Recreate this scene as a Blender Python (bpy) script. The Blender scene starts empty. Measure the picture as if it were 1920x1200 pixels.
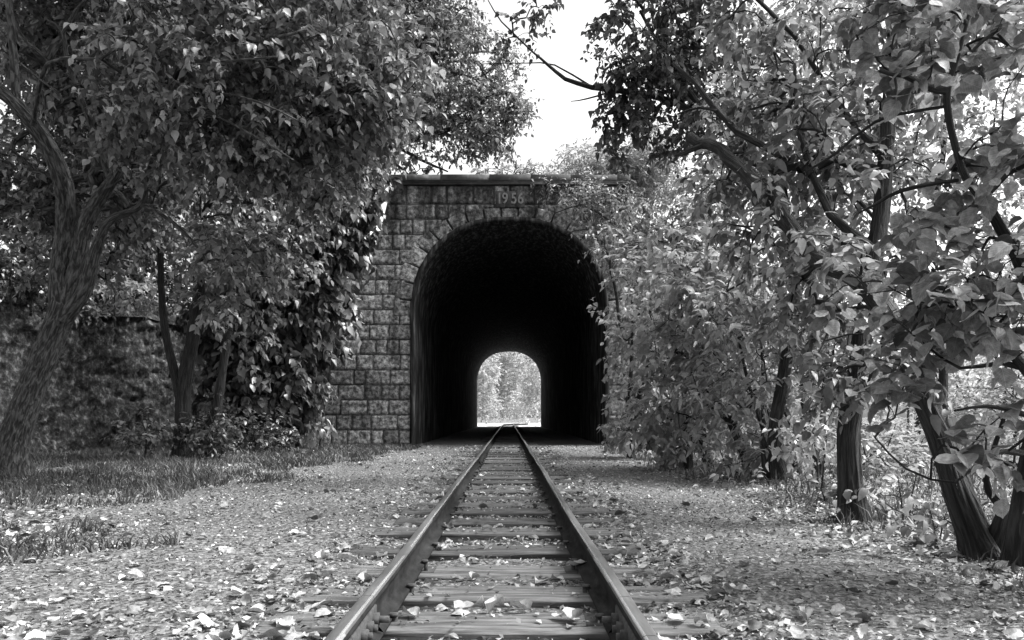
import bpy, math, random
import numpy as np
from mathutils import Vector
random.seed(7)
RNG = np.random.default_rng(11)
R = math.radians
scene = bpy.context.scene
C = scene.collection

# ------------------------------------------------------------------ camera
CAMX, CAMZ, F = 0.04, 0.665, 1600.0
cam_d = bpy.data.cameras.new("camera")
cam = bpy.data.objects.new("camera", cam_d); C.objects.link(cam)
cam.location = (CAMX, 0, CAMZ); cam.rotation_euler = (R(90), 0, 0)
cam_d.sensor_width = 36; cam_d.lens = 30.0
cam_d.shift_x = 6 / 1920; cam_d.shift_y = 182 / 1920
cam_d.clip_start = 0.05; cam_d.clip_end = 2000
scene.camera = cam

# ------------------------------------------------------------------ light
SUN_ELEV, SUN_AZ = 52, 84      # azimuth clockwise from +Y (into the picture)
world = bpy.data.worlds.new("World"); scene.world = world; world.use_nodes = True
wn = world.node_tree.nodes; wl = world.node_tree.links
sky = wn.new("ShaderNodeTexSky"); sky.sky_type = 'NISHITA'; sky.sun_disc = False
sky.sun_elevation = R(SUN_ELEV); sky.sun_rotation = R(SUN_AZ)
sky.dust_density = 4; sky.air_density = 1.0; sky.ozone_density = 1
bw = wn.new("ShaderNodeRGBToBW")
wl.new(sky.outputs[0], bw.inputs[0]); wl.new(bw.outputs[0], wn["Background"].inputs[0])
wn["Background"].inputs[1].default_value = 0.15
sd = bpy.data.lights.new("sun", 'SUN'); sd.energy = 2.2; sd.angle = R(20)
sun = bpy.data.objects.new("sun", sd); C.objects.link(sun)
az, el = R(SUN_AZ), R(SUN_ELEV)
sdir = Vector((math.sin(az) * math.cos(el), math.cos(az) * math.cos(el), math.sin(el)))
sun.rotation_euler = sdir.to_track_quat('Z', 'Y').to_euler()
sun.location = (10, -10, 40)
scene.view_settings.view_transform = 'Standard'; scene.view_settings.look = 'None'
scene.view_settings.exposure = 1.75; scene.view_settings.gamma = 1
scene.render.engine = 'CYCLES'
scene.cycles.max_bounces = 8; scene.cycles.diffuse_bounces = 4; scene.cycles.glossy_bounces = 2
scene.cycles.transmission_bounces = 4; scene.cycles.transparent_max_bounces = 2
scene.cycles.use_denoising = True

# ------------------------------------------------------------------ helpers
def W(px, py, Z):
    return np.array([CAMX + (px - 954) * Z / F, Z, CAMZ + (782 - py) * Z / F])

def _h(i, j, k):
    n = (i * 374761393 + j * 668265263 + k * 1440662683) & 0xffffffff
    n = ((n ^ (n >> 13)) * 1274126177) & 0xffffffff
    n = ((n ^ (n >> 16)) * 2246822519) & 0xffffffff
    return ((n ^ (n >> 15)) & 0xffffff) / float(0xffffff)

def noise3(p):
    p = np.asarray(p, float); b = np.floor(p).astype(np.int64); f = p - b; f = f * f * (3 - 2 * f)
    r = 0
    for dx in (0, 1):
        wx = f[..., 0] if dx else 1 - f[..., 0]
        for dy in (0, 1):
            wy = f[..., 1] if dy else 1 - f[..., 1]
            for dz in (0, 1):
                wz = f[..., 2] if dz else 1 - f[..., 2]
                r = r + wx * wy * wz * _h(b[..., 0] + dx, b[..., 1] + dy, b[..., 2] + dz)
    return r * 2 - 1

def fbm(p, o=4):
    p = np.asarray(p, float); a = 1.0; s = 0; t = 0
    for k in range(o):
        s = s + a * noise3(p * 2 ** k + 17.3 * k); t += a; a *= .5
    return s / t

def obj(name, me, m=None, parent=None, loc=None):
    o = bpy.data.objects.new(name, me); C.objects.link(o)
    if m is not None and not me.materials: me.materials.append(m)
    if parent is not None: o.parent = parent
    if loc is not None: o.location = loc
    return o

def mesh(name, v, quads=None, tris=None, smooth=False, uvq=None):
    v = np.asarray(v, np.float32).reshape(-1, 3)
    me = bpy.data.meshes.new(name)
    parts, sizes = [], []
    if quads is not None and len(quads):
        q = np.asarray(quads, np.int32).reshape(-1, 4); parts.append(q.ravel()); sizes.append(np.full(len(q), 4, np.int32))
    if tris is not None and len(tris):
        t = np.asarray(tris, np.int32).reshape(-1, 3); parts.append(t.ravel()); sizes.append(np.full(len(t), 3, np.int32))
    lo = np.concatenate(parts); sz = np.concatenate(sizes)
    me.vertices.add(len(v)); me.vertices.foreach_set("co", v.ravel())
    me.loops.add(len(lo)); me.loops.foreach_set("vertex_index", lo)
    me.polygons.add(len(sz))
    st = np.concatenate([[0], np.cumsum(sz)[:-1]]).astype(np.int32)
    me.polygons.foreach_set("loop_start", st); me.polygons.foreach_set("loop_total", sz)
    if smooth: me.polygons.foreach_set("use_smooth", np.ones(len(sz), bool))
    if uvq is not None:
        uv = me.uv_layers.new(name="UVMap")
        full = np.zeros((len(lo), 2), np.float32); u = np.asarray(uvq, np.float32).reshape(-1, 2); full[:len(u)] = u
        uv.data.foreach_set("uv", full.ravel())
    me.update(calc_edges=True); me.validate()
    return me

class MB:
    def __init__(s): s.v = []; s.q = []; s.t = []; s.uv = []; s.n = 0
    def add(s, v, q=None, t=None, uv=None):
        v = np.asarray(v, float).reshape(-1, 3)
        if q is not None and len(q):
            s.q.append(np.asarray(q).reshape(-1, 4) + s.n)
            s.uv.append(np.asarray(uv).reshape(-1, 4, 2) if uv is not None else np.zeros((len(s.q[-1]), 4, 2)))
        if t is not None and len(t): s.t.append(np.asarray(t).reshape(-1, 3) + s.n)
        s.v.append(v); s.n += len(v)
    def box(s, x0, x1, y0, y1, z0, z1, b=0.0):
        # bevelled box
        if b <= 0:
            v = [(x, y, z) for x in (x0, x1) for y in (y0, y1) for z in (z0, z1)]
            s.add(v, [(0, 1, 3, 2), (4, 6, 7, 5), (0, 4, 5, 1), (2, 3, 7, 6), (0, 2, 6, 4), (1, 5, 7, 3)]); return
        xs = [x0, x0 + b, x1 - b, x1]; ys = [y0, y0 + b, y1 - b, y1]; zs = [z0, z0 + b, z1 - b, z1]
        L = [(x0 + b, x1 - b, y0 + b, y1 - b, z0), (x0, x1, y0, y1, z0 + b), (x0, x1, y0, y1, z1 - b), (x0 + b, x1 - b, y0 + b, y1 - b, z1)]
        v = []
        for a in L: v += [(a[0], a[2], a[4]), (a[1], a[2], a[4]), (a[1], a[3], a[4]), (a[0], a[3], a[4])]
        q = [(3, 2, 1, 0), (12, 13, 14, 15)]
        for k in range(3):
            for i in range(4): j = (i + 1) % 4; q.append((4 * k + i, 4 * k + j, 4 * k + 4 + j, 4 * k + 4 + i))
        s.add(v, q)
    def build(s, name, m, parent=None, smooth=False, loc=None):
        v = np.concatenate(s.v); q = np.concatenate(s.q) if s.q else None; t = np.concatenate(s.t) if s.t else None
        uv = np.concatenate(s.uv) if s.uv else None
        return obj(name, mesh(name, v, q, t, smooth, uv), m, parent, loc)

def tag(o, label, cat, group=None):
    o["label"] = label; o["category"] = cat
    if group: o["group"] = group
    return o

def struct(o, kind='structure'):
    o["kind"] = kind; return o

def thing(name, label, cat, loc=(0, 0, 0), group=None):
    o = bpy.data.objects.new(name, None); C.objects.link(o); o.location = loc
    o.empty_display_size = .2
    return tag(o, label, cat, group)

def grid_quads(nu, nv, base=0):
    i = np.arange(nu - 1)[:, None]; j = np.arange(nv - 1)[None, :]
    a = (i * nv + j).ravel() + base
    return np.stack([a, a + nv, a + nv + 1, a + 1], 1)

# ------------------------------------------------------------------ materials (the photograph is black and white, so all are grey)
def nodes(name):
    m = bpy.data.materials.new(name); m.use_nodes = True
    return m, m.node_tree.nodes, m.node_tree.links, m.node_tree.nodes["Principled BSDF"]

def g(v): return (v, v, v, 1)

def ramp(n, stops):
    r = n.new("ShaderNodeValToRGB"); e = r.color_ramp.elements
    e[0].position, e[0].color = stops[0][0], g(stops[0][1]); e[1].position, e[1].color = stops[-1][0], g(stops[-1][1])
    for p, c in stops[1:-1]: x = e.new(p); x.color = g(c)
    return r

def leaf_mat(name, lo, hi, trans=0.35, rough=0.45, spec=0.5):
    m, n, l, p = nodes(name)
    ge = n.new("ShaderNodeNewGeometry"); r = ramp(n, [(0, lo), (.75, (lo + hi) / 2), (1, hi)])
    l.new(ge.outputs["Random Per Island"], r.inputs[0])
    tc = n.new("ShaderNodeTexCoord"); nz = n.new("ShaderNodeTexNoise"); nz.inputs["Scale"].default_value = 60; nz.inputs["Detail"].default_value = 3
    l.new(tc.outputs["Object"], nz.inputs["Vector"])
    mx = n.new("ShaderNodeMix"); mx.data_type = 'RGBA'; mx.blend_type = 'MULTIPLY'; mx.inputs[0].default_value = .55
    r2 = ramp(n, [(.3, .55), (.7, 1.0)]); l.new(nz.outputs[0], r2.inputs[0])
    l.new(r.outputs[0], mx.inputs[6]); l.new(r2.outputs[0], mx.inputs[7])
    l.new(mx.outputs[2], p.inputs["Base Color"]); p.inputs["Roughness"].default_value = rough
    p.inputs["Specular IOR Level"].default_value = spec
    tr = n.new("ShaderNodeBsdfTranslucent"); l.new(mx.outputs[2], tr.inputs[0])
    ms = n.new("ShaderNodeMixShader"); ms.inputs[0].default_value = trans
    l.new(p.outputs[0], ms.inputs[1]); l.new(tr.outputs[0], ms.inputs[2]); l.new(ms.outputs[0], n["Material Output"].inputs[0])
    return m

def bark_mat(name, lo, hi, su=42, sv=6):
    m, n, l, p = nodes(name)
    uv = n.new("ShaderNodeUVMap"); mp = n.new("ShaderNodeMapping"); mp.inputs["Scale"].default_value = (su, sv, 1)
    l.new(uv.outputs[0], mp.inputs[0])
    nz = n.new("ShaderNodeTexNoise"); nz.inputs["Scale"].default_value = 1; nz.inputs["Detail"].default_value = 5; nz.inputs["Distortion"].default_value = .7
    l.new(mp.outputs[0], nz.inputs["Vector"])
    r = ramp(n, [(.40, lo), (.50, (lo + hi) * .35), (.62, hi)]); l.new(nz.outputs[0], r.inputs[0]); l.new(r.outputs[0], p.inputs["Base Color"])
    b = n.new("ShaderNodeBump"); b.inputs["Strength"].default_value = .9; b.inputs["Distance"].default_value = .05
    l.new(nz.outputs[0], b.inputs["Height"]); l.new(b.outputs[0], p.inputs["Normal"]); p.inputs["Roughness"].default_value = .85
    return m

def noisy_mat(name, stops, scale=8, detail=8, rough=.85, bump=.5, bdist=.01, stretch=(1, 1, 1), island=0.0, obvar=0, spec=.3):
    m, n, l, p = nodes(name)
    tc = n.new("ShaderNodeTexCoord"); mp = n.new("ShaderNodeMapping"); mp.inputs["Scale"].default_value = stretch
    l.new(tc.outputs["Object"], mp.inputs[0])
    nz = n.new("ShaderNodeTexNoise"); nz.inputs["Scale"].default_value = scale; nz.inputs["Detail"].default_value = detail; nz.inputs["Roughness"].default_value = .65
    l.new(mp.outputs[0], nz.inputs["Vector"])
    r = ramp(n, stops); l.new(nz.outputs[0], r.inputs[0]); col = r.outputs[0]
    if obvar > 0:
        oi = n.new("ShaderNodeObjectInfo"); r3 = ramp(n, [(0, 1 - obvar), (1, 1.0)]); l.new(oi.outputs["Random"], r3.inputs[0])
        m3 = n.new("ShaderNodeMix"); m3.data_type = 'RGBA'; m3.blend_type = 'MULTIPLY'; m3.inputs[0].default_value = 1
        l.new(col, m3.inputs[6]); l.new(r3.outputs[0], m3.inputs[7]); col = m3.outputs[2]
    if island > 0:
        ge = n.new("ShaderNodeNewGeometry"); r2 = ramp(n, [(0, 1 - island), (1, 1.0)]); l.new(ge.outputs["Random Per Island"], r2.inputs[0])
        mx = n.new("ShaderNodeMix"); mx.data_type = 'RGBA'; mx.blend_type = 'MULTIPLY'; mx.inputs[0].default_value = 1
        l.new(col, mx.inputs[6]); l.new(r2.outputs[0], mx.inputs[7]); col = mx.outputs[2]
    l.new(col, p.inputs["Base Color"]); p.inputs["Roughness"].default_value = rough; p.inputs["Specular IOR Level"].default_value = spec
    if bump:
        b = n.new("ShaderNodeBump"); b.inputs["Strength"].default_value = bump; b.inputs["Distance"].default_value = bdist
        l.new(nz.outputs[0], b.inputs["Height"]); l.new(b.outputs[0], p.inputs["Normal"])
    return m

M = {}
M['leaf_mid'] = leaf_mat('leaf_mid', .06, .44, .38, .40, .5)
M['leaf_dark'] = leaf_mat('leaf_dark', .03, .17, .25, .38, .6)
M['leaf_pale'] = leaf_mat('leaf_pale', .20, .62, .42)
M['leaf_near'] = leaf_mat('leaf_near', .06, .56, .40, .45)
def veined(m):
    n, l = m.node_tree.nodes, m.node_tree.links; p = n["Principled BSDF"]; src = p.inputs["Base Color"].links[0].from_socket
    uv = n.new("ShaderNodeUVMap"); sx = n.new("ShaderNodeSeparateXYZ"); l.new(uv.outputs[0], sx.inputs[0])
    def mt(op, a, b):
        x = n.new("ShaderNodeMath"); x.operation = op
        for i, v in enumerate((a, b)):
            if v is None: continue
            if isinstance(v, (int, float)): x.inputs[i].default_value = v
            else: l.new(v, x.inputs[i])
        return x.outputs[0]
    a = mt('ABSOLUTE', sx.outputs[1], None); f = mt('FRACT', mt('SUBTRACT', mt('MULTIPLY', sx.outputs[0], 7.0), mt('MULTIPLY', a, 7.5)), None)
    v = mt('MAXIMUM', mt('LESS_THAN', f, .10), mt('LESS_THAN', a, .014))
    nz = n.new("ShaderNodeTexNoise"); nz.inputs["Scale"].default_value = 3.5; nz.inputs["Detail"].default_value = 5; l.new(uv.outputs[0], nz.inputs["Vector"])
    blot = ramp(n, [(.35, .6), (.65, 1.15)]); l.new(nz.outputs[0], blot.inputs[0])
    k = mt('ADD', mt('MULTIPLY', v, .45), blot.outputs[0])
    mx = n.new("ShaderNodeMix"); mx.data_type = 'RGBA'; mx.blend_type = 'MULTIPLY'; mx.inputs[0].default_value = 1
    l.new(src, mx.inputs[6]); l.new(k, mx.inputs[7]); l.new(mx.outputs[2], p.inputs["Base Color"])
    for x in n:
        if x.type == 'BSDF_TRANSLUCENT': l.new(mx.outputs[2], x.inputs[0])
    b = n.new("ShaderNodeBump"); b.inputs["Strength"].default_value = .35; b.inputs["Distance"].default_value = .002; b.invert = True; l.new(v, b.inputs["Height"]); l.new(b.outputs[0], p.inputs["Normal"])
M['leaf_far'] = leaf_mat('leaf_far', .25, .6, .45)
M['leaf_dry'] = leaf_mat('leaf_dry', .05, .58, .12, .6)
M['leaf_painted_sun'] = leaf_mat('leaf_painted_sun', .30, .72, .5)  # leaf tone raised to put the brightness outside the exit into the colour
M['leaf_painted_sun_grey'] = leaf_mat('leaf_painted_sun_grey', .3, .7, .45)  # second far-tree tone, exit brightness likewise painted into the colour
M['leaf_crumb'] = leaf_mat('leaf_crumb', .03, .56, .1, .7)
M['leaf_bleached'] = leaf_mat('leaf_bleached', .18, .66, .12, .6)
veined(M['leaf_near']); veined(M['leaf_dry']); veined(M['leaf_bleached'])
M['grass'] = leaf_mat('grass_blade', .03, .14, .30)
M['bark'] = bark_mat('bark', .006, .085, 30, 10)
M['bark_dark'] = bark_mat('bark_dark', .003, .034)
M['bark_pale'] = bark_mat('bark_pale', .25, .6)

def stone_mat():
    m = noisy_mat('rock_faced_stone', [(.32, .035), (.44, .17), (.54, .38), (.68, .72)], 13, 12, .9, 1.0, .03, island=.6)
    n, l = m.node_tree.nodes, m.node_tree.links; p = n["Principled BSDF"]
    src = p.inputs["Base Color"].links[0].from_socket
    tc = n.new("ShaderNodeTexCoord"); mp = n.new("ShaderNodeMapping"); mp.inputs["Scale"].default_value = (1.6, 1, .22)
    l.new(tc.outputs["Object"], mp.inputs[0]); nz = n.new("ShaderNodeTexNoise"); nz.inputs["Scale"].default_value = 1.5; nz.inputs["Detail"].default_value = 6
    l.new(mp.outputs[0], nz.inputs["Vector"])
    sx = n.new("ShaderNodeSeparateXYZ"); l.new(tc.outputs["Object"], sx.inputs[0])
    # rain-wash stains that run down from the cornice
    mr = n.new("ShaderNodeMapRange"); mr.inputs[1].default_value = 4.2; mr.inputs[2].default_value = 6.6; mr.inputs[3].default_value = 0; mr.inputs[4].default_value = .30
    l.new(sx.outputs[2], mr.inputs[0]); sb = n.new("ShaderNodeMath"); sb.operation = 'SUBTRACT'
    l.new(nz.outputs[0], sb.inputs[0]); l.new(mr.outputs[0], sb.inputs[1])
    r = ramp(n, [(.25, .18), (.45, 1.0)]); l.new(sb.outputs[0], r.inputs[0])
    mx = n.new("ShaderNodeMix"); mx.data_type = 'RGBA'; mx.blend_type = 'MULTIPLY'; mx.inputs[0].default_value = 1
    l.new(src, mx.inputs[6]); l.new(r.outputs[0], mx.inputs[7]); l.new(mx.outputs[2], p.inputs["Base Color"])
    return m
M['stone'] = stone_mat()
M['mortar'] = noisy_mat('mortar', [(.3, .02), (.7, .08)], 12)
M['cornice'] = noisy_mat('stained_cornice_stone', [(.3, .02), (.55, .07), (.75, .22)], 3, 8, .85, .4)
M['plate'] = noisy_mat('dressed_stone', [(.3, .03), (.7, .09)], 14, 6, .85, .2)
M['numeral'] = noisy_mat('weathered_numeral', [(.3, .10), (.7, .20)], 14, 6, .85, .2)
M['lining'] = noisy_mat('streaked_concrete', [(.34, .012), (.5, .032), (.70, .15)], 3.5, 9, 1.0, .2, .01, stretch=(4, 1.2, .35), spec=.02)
M['rubble'] = noisy_mat('rough_rubble_rock', [(.36, .008), (.47, .03), (.56, .07), (.66, .22)], 11, 12, .9, 1.0, .05, stretch=(1, 1, .8))
M['soil'] = noisy_mat('path_dirt', [(.32, .012), (.45, .06), (.56, .15), (.70, .36)], 40, 12, .95, 1.0, .012)
M['turf'] = noisy_mat('hillside_soil', [(.3, .03), (.6, .10), (.8, .2)], 3, 10, .95, .6, .05)
M['steel'] = noisy_mat('rail_steel', [(.3, .10), (.6, .20), (.8, .34)], 22, 8, .36, .12, .002, stretch=(1, .12, 1), spec=.6)
M['steel'].node_tree.nodes["Principled BSDF"].inputs["Metallic"].default_value = .55
M['rail_side'] = noisy_mat('rusty_rail_side', [(.3, .008), (.6, .028), (.8, .06)], 25, 8, 1.0, .4, .003, stretch=(1, .3, 1), spec=.08)
M['polished'] = noisy_mat('polished_rail_corner', [(.3, .35), (.6, .55), (.8, .7)], 22, 8, .24, .05, .001, stretch=(1, .1, 1), spec=.7); M['polished'].node_tree.nodes['Principled BSDF'].inputs['Metallic'].default_value = .6
M['rust'] = noisy_mat('rusty_iron', [(.3, .02), (.7, .07)], 40, 6, .8, .4, .003)
M['wood'] = noisy_mat('weathered_sleeper_wood', [(.32, .02), (.45, .09), (.60, .19), (.8, .34)], 16, 9, .9, 1.0, .012, stretch=(.16, 2.2, 2.2), obvar=.55)
M['stone_pebble'] = noisy_mat('pebble', [(.3, .08), (.7, .25)], 30, 6, .8, .3)
M['sawn'] = noisy_mat('sawn_wood', [(.3, .05), (.7, .14)], 30, 6, .9, .4)

# ------------------------------------------------------------------ terrain
def ground_h(x, y):
    x = np.asarray(x, float); y = np.asarray(y, float)
    p = np.stack([x, y, 0 * x], -1)
    z = -.012 + .022 * fbm(p * .9, 3) + .012 * fbm(p * 5, 3)
    inner = np.exp(-(np.abs(x) / .74) ** 8); z = z * (1 - .6 * inner) - .034 * inner
    under = np.exp(-((np.abs(x) - .39) / .16) ** 4); z = z - .012 * under
    side = np.clip((x - 2.2) / 1.0, 0, 1); z += side * .06 * (y < 40)
    out = np.clip((x - 4.5) / 12, 0, 1); z -= out * .9 * np.clip((40 - y) / 15, 0, 1)
    left = np.clip((-x - 3) / 2, 0, 1); z += left * .03 * (y < 40)
    return z

def axis(parts):
    a = []
    for x0, x1, s in parts: a += list(np.arange(x0, x1, s))
    return np.array(a + [parts[-1][1]])
gx = axis([(-400, -60, 40), (-60, -16, 4), (-16, -4, .35), (-4, -1.2, .1), (-1.2, 1.2, .03), (1.2, 4, .08), (4, 16, .4), (16, 60, 4), (60, 400, 40)])
gy = axis([(-40, 0, 4), (0, 2, .3), (2, 7, .035), (7, 14, .09), (14, 24, .2), (24, 100, 1), (100, 900, 50)])
X, Y = np.meshgrid(gx, gy, indexing='ij')
ground = struct(obj('ground', mesh('ground', np.stack([X, Y, ground_h(X, Y)], -1), grid_quads(len(gx), len(gy)), smooth=True), M['soil']))

PX = .06        # tunnel axis
OUT = [(6.39, 2.80), (4.88, 3.16), (3.73, 3.72), (2.34, 4.10), (1.07, 4.48), (0, 4.85), (-1, 5.0)]   # half-width of the portal at each height
def half_w(z):
    zs = [a[0] for a in OUT][::-1]; ws = [a[1] for a in OUT][::-1]
    return np.interp(z, zs, ws)
def hill_top(x, y):
    r = np.interp(x, [-30, -14, -7, -4.6, -2.9, 2.9, 3.9, 5.5, 8, 14, 30], [4.5, 4.2, 3.6, 4.4, 6.25, 6.25, 4.2, 2.2, .9, -.3, -1.2])
    zs = [a[0] for a in OUT][::-1]; ws = [a[1] for a in OUT][::-1]
    front = np.interp(np.abs(x - PX), [2.80, 3.16, 3.72, 4.10, 4.48, 4.85, 8], [6.25, 4.7, 3.6, 2.2, .9, -.2, -.4])
    front = np.where(np.abs(x - PX) < 2.8, 6.2, front)
    t = np.clip((y - 20.8) / 3.5, 0, 1); t = t * t * (3 - 2 * t)
    z = np.minimum(r, front * (1 - t) + r * t)
    back = np.clip((60.4 - y) / 3, 0, 1); z = np.where(np.abs(x) < 2.9, z, np.minimum(z, z * back + -.3 * (1 - back)))
    p = np.stack([x, y, 0 * x], -1)
    return z + .35 * np.clip((y - 21.5) / 3, 0, 1) * (fbm(p * .5, 3) + .1)
hx = axis([(-40, -8, 1.5), (-8, 8, .2), (8, 40, 1.5)]); hy = axis([(20.78, 26, .2), (26, 60.4, 1)])
X, Y = np.meshgrid(hx, hy, indexing='ij')
struct(obj('hill', mesh('hill', np.stack([X, Y, hill_top(X, Y)], -1), grid_quads(len(hx), len(hy)), smooth=True), M['turf']))

# ------------------------------------------------------------------ tunnel with its stone portal
A_, B_, Z0, NN = 2.26, 2.28, 3.04, 2.3
def arch_pt(t, off=0):       # t 0..pi from right springing over the crown to the left springing
    c, s = math.cos(t), math.sin(t)
    x = A_ * math.copysign(abs(c) ** (2 / NN), c); z = B_ * abs(s) ** (2 / NN)
    nx = math.copysign(abs(c) ** (2 - 2 / NN), c) / A_; nz = abs(s) ** (2 - 2 / NN) / B_; k = math.hypot(nx, nz)
    return x + off * nx / k, Z0 + z + off * nz / k
def in_arch(x, z, off):      # True inside the opening widened by off
    x = np.abs(x - PX)
    up = (x / (A_ + off)) ** NN + (np.clip(z - Z0, 0, None) / (B_ + off)) ** NN < 1
    return np.where(z > Z0, up, x < A_ + off * (0 if np.isscalar(off) else 0))
def profile(off, n=48):
    pts = [(A_ + off, z) for z in np.linspace(-.4, Z0, 14)[:-1]]
    pts += [arch_pt(t, off) for t in np.linspace(0, math.pi, n)]
    pts += [(-A_ - off, z) for z in np.linspace(Z0, -.4, 14)[1:]]
    return np.array(pts)
FY = 20.3
tunnel = thing('railway_tunnel', 'arched railway tunnel with rock-faced stone portal dated 1956 over the track', 'tunnel', (PX, FY, 0))
def local(mb, name, m, parent=None, smooth=False):
    o = mb.build(name, m, parent or tunnel, smooth); o.data.transform(__import__('mathutils').Matrix.Translation((-PX, -FY, 0))); return o

def stone(mb, fn, w, h, proud, seed, nu=None, nv=None, amp=.05):
    """one rock-faced block; fn(u,v) metres -> (x,z)"""
    nu = nu or max(5, int(w / .032)); nv = nv or max(5, int(h / .032))
    u = np.linspace(0, 1, nu); v = np.linspace(0, 1, nv)
    U, V = np.meshgrid(u, v, indexing='ij')
    gap = .007
    xz = fn(gap + U * (w - 2 * gap), gap + V * (h - 2 * gap))
    x, z = xz
    e = np.minimum(np.minimum(U * w, (1 - U) * w), np.minimum(V * h, (1 - V) * h))
    k = np.clip(e / .022, 0, 1) ** .5
    p = np.stack([x * 5, z * 5, 0 * x + seed * 3.1], -1)
    d = proud + k * (.012 + amp * .62 * np.abs(fbm(p, 4)) * 1.6 + (.022 * fbm(p * 4, 3)))
    e0 = (e <= 1e-9)
    d = np.where(e0, proud - .03, d)
    vs = np.stack([x, FY - d, z], -1)
    return vs, nu, nv

def keep_faces(vs, nu, nv, test):
    q = grid_quads(nu, nv); c = vs.reshape(-1, 3)[q].mean(1)
    return q[test(c[:, 0], c[:, 2])]

mb = MB(); rnd = random.Random(3)
h0 = .358; zrows = [i * h0 for i in range(-1, 17)]; rows = [(z, z + h0) for z in zrows if z + h0 < 5.9]
rows.append((rows[-1][1], 6.18))
for ri, (z0, z1) in enumerate(rows):
    zc = (z0 + z1) / 2
    hw = float(half_w(z1))
    for sgn in (-1, 1):
        # start from the jamb or from the axis
        if z0 < Z0 - .05: x = A_ + .0
        else:
            x = 0 if z1 > Z0 + B_ + .55 else max(0, A_ * (max(0, 1 - (max(0, z1 - Z0) / B_) ** NN)) ** (1 / NN) - .4)
        while x < hw - .05:
            w = rnd.choice([rnd.uniform(.26, .38), rnd.uniform(.36, .5), rnd.uniform(.5, .66)])
            if hw - (x + w) < .2: w = hw - x + rnd.uniform(-.04, .06)
            a, b = (PX + x, PX + x + w) if sgn > 0 else (PX - x - w, PX - x)
            seed = rnd.random() * 50
            vs, nu, nv = stone(mb, lambda U, V: (a + U, z0 + V), w, z1 - z0, rnd.uniform(-.005, .02), seed)
            q = keep_faces(vs, nu, nv, lambda cx, cz: ~in_arch(cx, cz, .16) if z1 > Z0 else np.ones(len(cx), bool))
            # seat whatever runs under the arch ring behind it
            f = vs.reshape(-1, 3); m_ = in_arch(f[:, 0], f[:, 2], .34) & (f[:, 2] > Z0 + .2); f[m_, 1] = FY + .05
            if len(q): mb.add(f, q[:, ::-1] * 0 + q)
            x += w
stones = local(mb, 'stonework', M['stone'])
# voussoirs
mb = MB(); nvs = 19
_t = np.linspace(.001, math.pi - .001, 600); _p = np.array([arch_pt(t) for t in _t]); _s = np.concatenate([[0], np.cumsum(np.hypot(*np.diff(_p, axis=0).T))])
edges = np.interp(np.linspace(0, _s[-1], nvs + 1), _s, _t)
_sk = lambda t: float(np.interp(t, _t, _s))
for k in range(nvs):
    t0, t1 = edges[k], edges[k + 1]
    wd = .33 + .17 * abs(math.cos((t0 + t1) / 2)) + rnd.uniform(-.02, .03)
    nu, nv = 18, 14
    U, V = np.meshgrid(np.linspace(0, 1, nu), np.linspace(0, 1, nv), indexing='ij')
    Xs = np.zeros_like(U); Zs = np.zeros_like(U)
    for i in range(nu):
        tt = float(np.interp(_sk(t0) + (_sk(t1) - _sk(t0)) * (.012 + .976 * U[i, 0]), _s, _t))
        for j in range(nv):
            a, b = arch_pt(tt, .012 + V[0, j] * wd); Xs[i, j] = PX + a; Zs[i, j] = b
    e = np.minimum(np.minimum(U, 1 - U) * .5, np.minimum(V, 1 - V) * wd)
    p = np.stack([Xs * 3.5, Zs * 3.5, 0 * U + k * 4.4], -1)
    d = .022 + np.clip(e / .025, 0, 1) ** .5 * (.012 + .04 * (fbm(p, 4) + .3) + .02 * fbm(p * 5, 2))
    d = np.where(e <= 1e-9, -.05, d)
    mb.add(np.stack([Xs, FY - d, Zs], -1), grid_quads(nu, nv)[:, ::-1])
local(mb, 'arch_ring', M['stone'])

def slab_with_hole(mb, y0, y1, top):
    n = 160; ins = profile(.03, 64); ins[:, 0] += PX
    outp = []
    # outer outline sampled along rays matched by arc parameter
    zs = np.linspace(-.4, top, 40)
    right = [(PX + half_w(z) - .03, z) for z in zs]; leftp = [(PX - half_w(z) + .03, z) for z in zs[::-1]]
    tp = [(PX + x, top) for x in np.linspace(half_w(top), -half_w(top), 22)[1:-1]]
    outp = np.array(right + tp + leftp)
    def resample(P, n):
        s = np.concatenate([[0], np.cumsum(np.hypot(*np.diff(P, axis=0).T))]); t = np.linspace(0, s[-1], n)
        return np.stack([np.interp(t, s, P[:, 0]), np.interp(t, s, P[:, 1])], 1)
    a = resample(ins, n); b = resample(outp, n)
    def lay(P, y): return np.stack([P[:, 0], np.full(len(P), y), P[:, 1]], 1)
    v = np.concatenate([lay(a, y0), lay(b, y0), lay(a, y1), lay(b, y1)])
    i = np.arange(n - 1)
    q = np.concatenate([np.stack([i, i + 1, n + i + 1, n + i], 1), np.stack([2 * n + i, 3 * n + i, 3 * n + i + 1, 2 * n + i + 1], 1),
                        np.stack([n + i, n + i + 1, 3 * n + i + 1, 3 * n + i], 1), np.stack([i, 2 * n + i, 2 * n + i + 1, i + 1], 1)])
    mb.add(v, q)
mb = MB(); slab_with_hole(mb, FY + .03, FY + .55, 6.17); local(mb, 'backing_wall', M['mortar'])
mb = MB(); slab_with_hole(mb, 60.2, 60.75, 6.3); local(mb, 'rear_wall', M['cornice'])
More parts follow.
